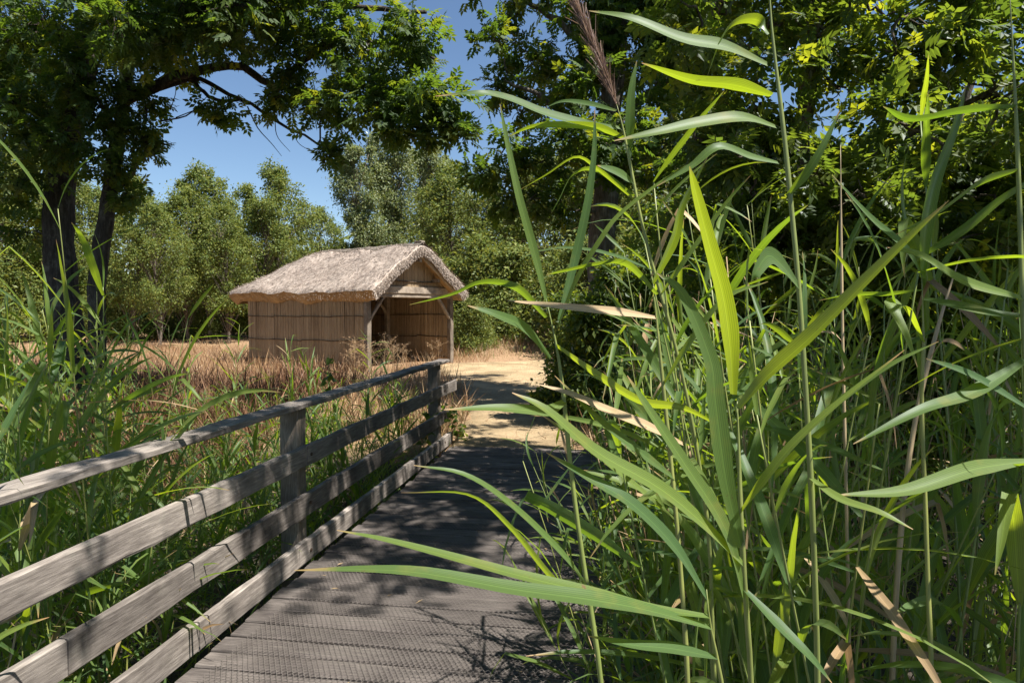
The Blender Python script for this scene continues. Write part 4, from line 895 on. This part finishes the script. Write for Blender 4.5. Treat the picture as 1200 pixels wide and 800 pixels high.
hand_reed('reed bearing a drooping purple-brown plume, blades spread to both sides',
    [(722, 120, 1.35), (730, 150, 1.35), (738, 190, 1.35), (752, 260, 1.35), (770, 330, 1.35), (790, 400, 1.36), (812, 500, 1.38), (830, 620, 1.4)],
    [([(726, 150, 1.35), (690, 146, 1.3), (640, 133, 1.26), (595, 115, 1.23), (560, 109, 1.2), (510, 113, 1.2)], .03, UP),
     ([(722, 130, 1.37), (690, 122, 1.42), (660, 119, 1.45), (636, 128, 1.48)], .02, UP),
     ([(731, 162, 1.35), (700, 150, 1.3), (650, 147, 1.27), (620, 150, 1.25), (596, 160, 1.24)], .026, BACK),
     ([(738, 172, 1.35), (738, 140, 1.33), (740, 105, 1.32), (746, 72, 1.32)], .026, FACE),
     ([(738, 160, 1.35), (780, 152, 1.3), (830, 142, 1.27), (878, 138, 1.25)], .026, UP),
     ([(742, 214, 1.35), (722, 202, 1.32), (700, 194, 1.3)], .032, UP),
     ([(745, 236, 1.35), (715, 210, 1.3), (700, 198, 1.28), (675, 184, 1.27), (640, 205, 1.27), (610, 222, 1.27)], .011, BACK),
     ([(744, 230, 1.35), (700, 200, 1.3), (672, 205, 1.28), (655, 235, 1.26), (646, 250, 1.26)], .016, BACK),
     ([(757, 270, 1.35), (780, 235, 1.3), (810, 205, 1.27), (840, 180, 1.25)], .02, UP),
     ([(775, 345, 1.35), (800, 310, 1.3), (850, 240, 1.28), (880, 205, 1.25)], .022, UP)],
    r0=.0045, plume=[(672, -2, 1.33), (690, 40, 1.34), (708, 82, 1.35), (722, 122, 1.35)])
hand_reed('reed at the edge of the boardwalk with a spear-like rolled top blade',
    [(640, 350, 1.15), (652, 405, 1.15), (660, 460, 1.15), (668, 540, 1.15), (678, 620, 1.15), (690, 700, 1.15), (704, 795, 1.15)],
    [([(640, 352, 1.15), (626, 295, 1.15), (608, 230, 1.14), (594, 165, 1.14), (586, 122, 1.14)], .019, FACE),
     ([(645, 420, 1.15), (615, 385, 1.1), (585, 370, 1.06), (548, 358, 1.04)], .028, UP),
     ([(640, 372, 1.15), (612, 342, 1.1), (588, 332, 1.07), (560, 332, 1.05), (530, 345, 1.04), (480, 357, 1.03)], .02, BACK),
     ([(655, 380, 1.15), (675, 330, 1.12), (705, 280, 1.1), (728, 250, 1.1), (780, 210, 1.08), (830, 180, 1.06)], .018, UP),
     ([(655, 375, 1.18), (672, 310, 1.2), (688, 240, 1.2), (696, 180, 1.2), (697, 128, 1.2)], .02, FACE),
     ([(652, 405, 1.15), (700, 440, 1.1), (750, 470, 1.05), (800, 478, 1.0), (845, 500, .98)], .026, BACK),
     ([(662, 470, 1.15), (640, 482, 1.1), (610, 480, 1.06), (575, 478, 1.04), (520, 480, 1.02)], .03, UP),
     ([(690, 690, 1.15), (660, 650, 1.1), (600, 592, 1.06), (545, 556, 1.04), (485, 545, 1.03)], .02, UP),
     ([(690, 700, 1.15), (650, 680, 1.1), (600, 620, 1.05), (550, 580, 1.02), (470, 577, 1.0)], .016, BACK)])
hand_reed('bright reed with two broad sunlit blades held up like a V',
    [(864, 470, .92), (866, 530, .92), (868, 600, .92), (873, 690, .93), (880, 795, .95)],
    [([(859, 462, .92), (856, 410, .91), (848, 350, .89), (832, 290, .87), (815, 225, .85), (808, 195, .84)], .036, BACK, 'reed_leaf', 0, .6),
     ([(866, 478, .92), (900, 440, .91), (950, 395, .885), (1010, 335, .865), (1060, 285, .85), (1112, 235, .835)], .048, BACK, 'reed_leaf', 0, .6),
     ([(868, 640, .92), (850, 560, .9), (838, 470, .89), (832, 420, .89), (800, 345, .89), (770, 320, .9)], .034, FACE),
     ([(870, 660, .92), (820, 610, .88), (770, 570, .85), (700, 530, .83), (640, 480, .82), (600, 460, .82)], .032, UP),
     ([(872, 700, .93), (850, 620, .9), (800, 540, .88), (760, 480, .87), (735, 440, .87)], .03, UP),
     ([(868, 600, .92), (890, 570, .88), (930, 520, .86), (985, 470, .85), (1060, 410, .85)], .022, UP),
     ([(872, 690, .93), (915, 735, .9), (950, 770, .88), (975, 800, .88)], .024, UP)])
hand_reed('reed whose long arching blades sweep low across the boardwalk',
    [(828, 690, .86), (832, 730, .86), (840, 770, .87), (850, 830, .88)],
    [([(832, 735, .86), (760, 715, .82), (690, 702, .79), (600, 690, .78), (500, 672, .77), (430, 667, .77), (345, 668, .77)], .034, UP),
     ([(830, 722, .86), (760, 712, .84), (690, 694, .82), (600, 672, .81), (520, 650, .81), (450, 632, .81), (395, 621, .81)], .026, UP),
     ([(828, 700, .86), (790, 640, .84), (740, 590, .83), (690, 560, .83), (640, 530, .83)], .03, UP),
     ([(840, 770, .87), (790, 760, .84), (740, 755, .82), (690, 745, .81)], .024, UP)], r0=.005)
hand_reed('reed with a half-withered tan blade lying across its neighbours',
    [(765, 330, 1.2), (772, 400, 1.2), (780, 480, 1.2), (792, 600, 1.2), (800, 700, 1.2), (806, 800, 1.2)],
    [([(768, 372, 1.2), (730, 366, 1.15), (690, 362, 1.12), (640, 357, 1.1), (595, 352, 1.1)], .019, FACE, 'dead_leaf'),
     ([(800, 520, 1.2), (760, 500, 1.15), (710, 480, 1.12), (670, 462, 1.1), (630, 450, 1.1)], .026, UP, 'dead_leaf'),
     ([(770, 345, 1.2), (735, 310, 1.15), (700, 310, 1.12), (660, 318, 1.1), (640, 322, 1.1)], .02, BACK),
     ([(778, 450, 1.2), (810, 400, 1.15), (850, 350, 1.12), (900, 330, 1.1)], .024, UP),
     ([(790, 560, 1.2), (750, 530, 1.15), (700, 490, 1.12), (650, 440, 1.1)], .026, UP),
     ([(765, 332, 1.2), (790, 280, 1.15), (800, 240, 1.13), (830, 182, 1.1)], .022, BACK)])
hand_reed('reed at the right with a tuft of dark upright blades',
    [(1080, 320, 1.25), (1082, 400, 1.25), (1080, 480, 1.25), (1084, 580, 1.25), (1088, 700, 1.25), (1092, 800, 1.25)],
    [([(1081, 325, 1.25), (1084, 270, 1.22), (1096, 210, 1.2), (1118, 150, 1.2), (1132, 100, 1.2)], .036, BACK),
     ([(1080, 322, 1.25), (1060, 290, 1.2), (1020, 255, 1.17), (975, 205, 1.15)], .026, UP),
     ([(1082, 350, 1.25), (1130, 360, 1.2), (1170, 368, 1.17), (1230, 372, 1.15)], .03, UP),
     ([(1081, 300, 1.25), (1130, 270, 1.2), (1180, 230, 1.17), (1250, 190, 1.15)], .03, BACK),
     ([(1081, 340, 1.25), (1040, 345, 1.2), (1000, 345, 1.17), (960, 352, 1.15)], .018, BACK),
     ([(1081, 400, 1.25), (1060, 360, 1.2), (1045, 360, 1.18), (1060, 390, 1.15), (1075, 430, 1.13)], .04, FACE)])
hand_reed('reed leaning in from the right edge with wide flat blades',
    [(1182, -30, 1.15), (1190, 120, 1.15), (1195, 250, 1.15), (1200, 400, 1.15), (1210, 560, 1.15), (1215, 700, 1.15)],
    [([(1192, 200, 1.15), (1150, 215, 1.1), (1100, 250, 1.06), (1050, 275, 1.04)], .03, BACK),
     ([(1190, 125, 1.15), (1130, 130, 1.1), (1070, 140, 1.06), (1035, 125, 1.04)], .026, BACK),
     ([(1200, 350, 1.15), (1130, 330, 1.1), (1080, 300, 1.07), (1040, 290, 1.05)], .028, UP),
     ([(1205, 540, 1.15), (1140, 550, 1.05), (1060, 575, 1.0), (980, 580, .98)], .034, UP),
     ([(1205, 420, 1.15), (1140, 460, 1.08), (1080, 480, 1.04), (1000, 520, 1.02)], .03, UP),
     ([(1207, 480, 1.15), (1140, 440, 1.08), (1085, 420, 1.05)], .022, UP)])
hand_reed('bare dry tan cane leaning behind the green blades',
    [(1125, 300, 1.5), (1100, 380, 1.5), (1075, 480, 1.5), (1060, 580, 1.5), (1050, 700, 1.5)], [([(1090, 420, 1.5), (1105, 400, 1.45), (1120, 402, 1.42), (1130, 410, 1.4)], .016, UP, 'dead_leaf')], r0=.0075, stemmat='dead_stem')
hand_reed('thin pale dry cane standing upright among green reeds',
    [(985, 170, 1.6), (986, 300, 1.6), (988, 420, 1.6), (992, 600, 1.6), (995, 760, 1.6)], [([(987, 400, 1.6), (975, 390, 1.55), (950, 388, 1.5)], .01, UP, 'dead_leaf')], r0=.0048, stemmat='dead_stem')

# ------------------------------------------------------------------ dry grass, weeds, verge
BLV = np.array([[-.5, 0, 0], [.5, 0, 0], [.38, .55, .05], [-.38, .55, .05], [0, 1, .22]]) * np.array([.02, 1, 1]); BLF = [np.array([[0, 1, 2, 3]]), np.array([[3, 2, 4]])]
def in_poly_path(x, y):
    yy = (L_[:, 1] + R_[:, 1]) / 2; o = np.argsort(yy); lx = np.interp(y, L_[np.argsort(L_[:, 1]), 1], L_[np.argsort(L_[:, 1]), 0]); rx = np.interp(y, R_[np.argsort(R_[:, 1]), 1], R_[np.argsort(R_[:, 1]), 0])
    return (x > lx + .05) & (x < rx - .05) & (y < 23.4) & (y > 7)
def in_hut(x, y, m=.1):
    dx, dy = x - HX, y - HY; s = dx * math.cos(HTH) + dy * math.sin(HTH); t = -dx * math.sin(HTH) + dy * math.cos(HTH)
    return (np.abs(s) < hw + m) & (t > -m) & (t < HL + m)
def patch(x, y, sc, sd): return .5 + .25 * (np.sin(x * sc + sd) * np.cos(y * sc * .8 + sd * 2) + np.sin(x * sc * 2.3 - y * sc * 1.7 + sd * 3))
def blades(n, xr, yr, hmean, hsd, wscale, keep, seed, lean=.45):
    r = np.random.default_rng(seed); x = r.uniform(*xr, n); y = yr[0] + (yr[1] - yr[0]) * r.uniform(0, 1, n) ** 1.4
    ok = keep(x, y, r) & ~in_hut(x, y) & (np.abs(x / y + .0) < 1.0); x, y = x[ok], y[ok]; m = len(x)
    p = np.stack([x, y, ground_z(x, y) - .01], -1); h = np.clip(r.normal(hmean, hsd, m), hmean * .3, hmean * 2.2)
    D_ = np.stack([r.normal(0, lean, m), r.normal(0, lean, m), np.ones(m)], -1)
    a = Acc(); scatter(a, BLV * np.array([wscale, 1, 1]), BLF, p, D_, r.normal(0, 1, (m, 3)), h, tint=r.uniform(0, 1, m)); return a
tt_ = lambda x, y: x * WU[0] + y * WU[1]
a = blades(90000, (-20, 6), (7.6, 30), .33, .13, 1.4, lambda x, y, r: (tt_(x, y) > 7.9) & ~in_poly_path(x, y) & (patch(x, y, .8, 1) > r.uniform(.1, .6, len(x))), 21)
tag(link('dry_grass', a.mesh('dry_grass', M['dry_grass'], False)), 'dry tan grass covering the meadow round the hut', 'grass', kind='stuff')
a = blades(40000, (-11.5, -2.6), (6.6, 13.5), .55, .18, 1.1, lambda x, y, r: (tt_(x, y) > 6.4) & (patch(x, y, 1.1, 4) > r.uniform(.2, .75, len(x))) & (x < -3.0), 22, .35)
tag(link('brown_weeds', a.mesh('brown_weeds', M['rust_weed'], False)), 'patch of rust-brown withered weeds in the shade before the hut', 'weeds', kind='stuff')
a = blades(16000, (-6, 4), (7.0, 26), .22, .09, 1.5, lambda x, y, r: ((tt_(x, y) > 7.2) & (tt_(x, y) < 10.5) & ~in_poly_path(x, y) & (x > -2.6) & (r.random(len(x)) < .9)) | ((y > 23) & (x > -2.4)), 23)
tag(link('green_verge_grass', a.mesh('green_verge_grass', M['grass'], False)), 'short green grass along the verge where fence meets path', 'grass', kind='stuff')
a = blades(9000, (-3, 3.5), (7.8, 22), .09, .04, 2.2, lambda x, y, r: in_poly_path(x, y), 24, 1.6)
tag(link('path_straw', a.mesh('path_straw', M['dry_grass'], False)), 'loose straw scattered over the sunny dirt path', 'straw', kind='stuff')
# dead umbel weeds before the hut
r10 = np.random.default_rng(10)
def weed_meshes(seed):
    r = np.random.default_rng(seed); st = Acc(); hd = Acc(); H = r.uniform(.95, 1.35); P = spline([(0, 0, -.05), (r.normal(0, .04), r.normal(0, .04), H * .5), (r.normal(0, .1), r.normal(0, .1), H)], 10); tube(st, P, np.linspace(.008, .003, 10), 5, tint=.4)
    tops = [P[-1]]
    for i in range(9):
        b = P[int(r.integers(3, 9))]; e_ = b + np.array([r.normal(0, .2), r.normal(0, .2), r.uniform(.12, .35)]); tube(st, spline([b, (b + e_) / 2 + [0, 0, .03], e_], 5), np.linspace(.004, .002, 5), 4, tint=.5); tops.append(e_)
    for e_ in tops:
        k = 20; q = e_ + r.normal(0, 1, (k, 3)) * np.array([.04, .04, .03]); scatter(hd, RHV, RHF, q, r.normal(0, 1, (k, 3)) + [0, 0, .6], r.normal(0, 1, (k, 3)), r.uniform(.018, .036, k), tint=r.uniform(0, 1, k))
    return st.mesh('stem', M['dead_leaf']), hd.mesh('seed_head', M['weed_head'], False)
WM = [weed_meshes(300 + i) for i in range(5)]
for i in range(28):
    px = r10.uniform(395, 520); py = r10.uniform(432, 452) if px < 470 else r10.uniform(432, 446); p = on_ground(px, py, -.1); p[2] = ground_z(p[0], p[1])
    if in_hut(p[0], p[1], .15): continue
    s = r10.uniform(.5, .9) * (.8 if px > 495 else 1); o = empty('dry_weed', p, 'dry brown umbel weed before the hut front', 'weed', 'dry weeds before the hut', r10.uniform(0, 6.28)); o.scale = (s, s, s)
    link('stem', WM[i % 5][0], o); link('seed_head', WM[i % 5][1], o)['kind'] = 'stuff'
# bindweed climbing round the far post
def creeper(name, label, pts, n, size, sd):
    r = np.random.default_rng(sd); C_ = spline(pts, 40); base = C_[0]; o = empty(name, base, label, 'vine'); a = Acc(); tube(a, C_ - base, .003, 5, tint=.3); link('stem', a.mesh('stem', M['reed_stem']), o)
    HV = np.array([[0, 0, 0], [.42, -.12, .04], [.36, .4, .02], [0, 1, -.05], [-.36, .4, .02], [-.42, -.12, .04]]); HF = [np.array([[0, 1, 2, 3], [0, 3, 4, 5]])]
    ms = Acc(); ms.add(HV, HF, tint=.3, u=.3, v=0); lme = ms.mesh('leaf', M['ash_leaf'], False)
    for i in range(n):
        q = C_[int(r.integers(0, 40))] + r.normal(0, .05, 3) - base; s = size * r.uniform(.6, 1.2); link('leaf', lme, o, q, (r.normal(-.5, .5), r.normal(0, .5), r.uniform(0, 6.28)), (s, s, s))
fb = walk(FX - .12, 7.5); 
creeper('bindweed_vine', 'leafy green vine sprawling over the foot of the far fence post', [walk(FX - .2, 6.9, -.4), walk(FX - .1, 7.2, .1), walk(FX - .12, 7.45, .35), walk(FX + .02, 7.8, .42), walk(FX + .1, 8.0, .2), walk(FX + .12, 8.1, .02)], 120, .075, 41)
creeper('bindweed_vine', 'slim heart-leaved vine climbing dead stalks beyond the top rail', [walk(FX - .9, 6.4, -.5), walk(FX - .8, 6.3, .3), walk(FX - .75, 6.2, .8), walk(FX - .78, 6.25, 1.15)], 34, .085, 42)
# small fallen leaves and straws on the planks
r11 = np.random.default_rng(11); ms = Acc(); ms.add(LEAFV * np.array([.7, 1, .5]), LEAFF, tint=.4, u=.5, v=.3); fl = ms.mesh('fallen_leaf', M['dead_leaf'], False)
for i in range(46):
    p = walk(r11.uniform(-1.75, -.1), r11.uniform(1.9, 7.2), .009); s = r11.uniform(.03, .07)
    o = link('fallen_leaf', fl, None, p, (r11.normal(0, .08), r11.normal(0, .08), r11.uniform(0, 6.28)), (s * r11.uniform(.3, 1), s, s)); tag(o, 'small dry fallen leaf lying on the grey deck planks', 'leaf', 'fallen leaves on the deck')
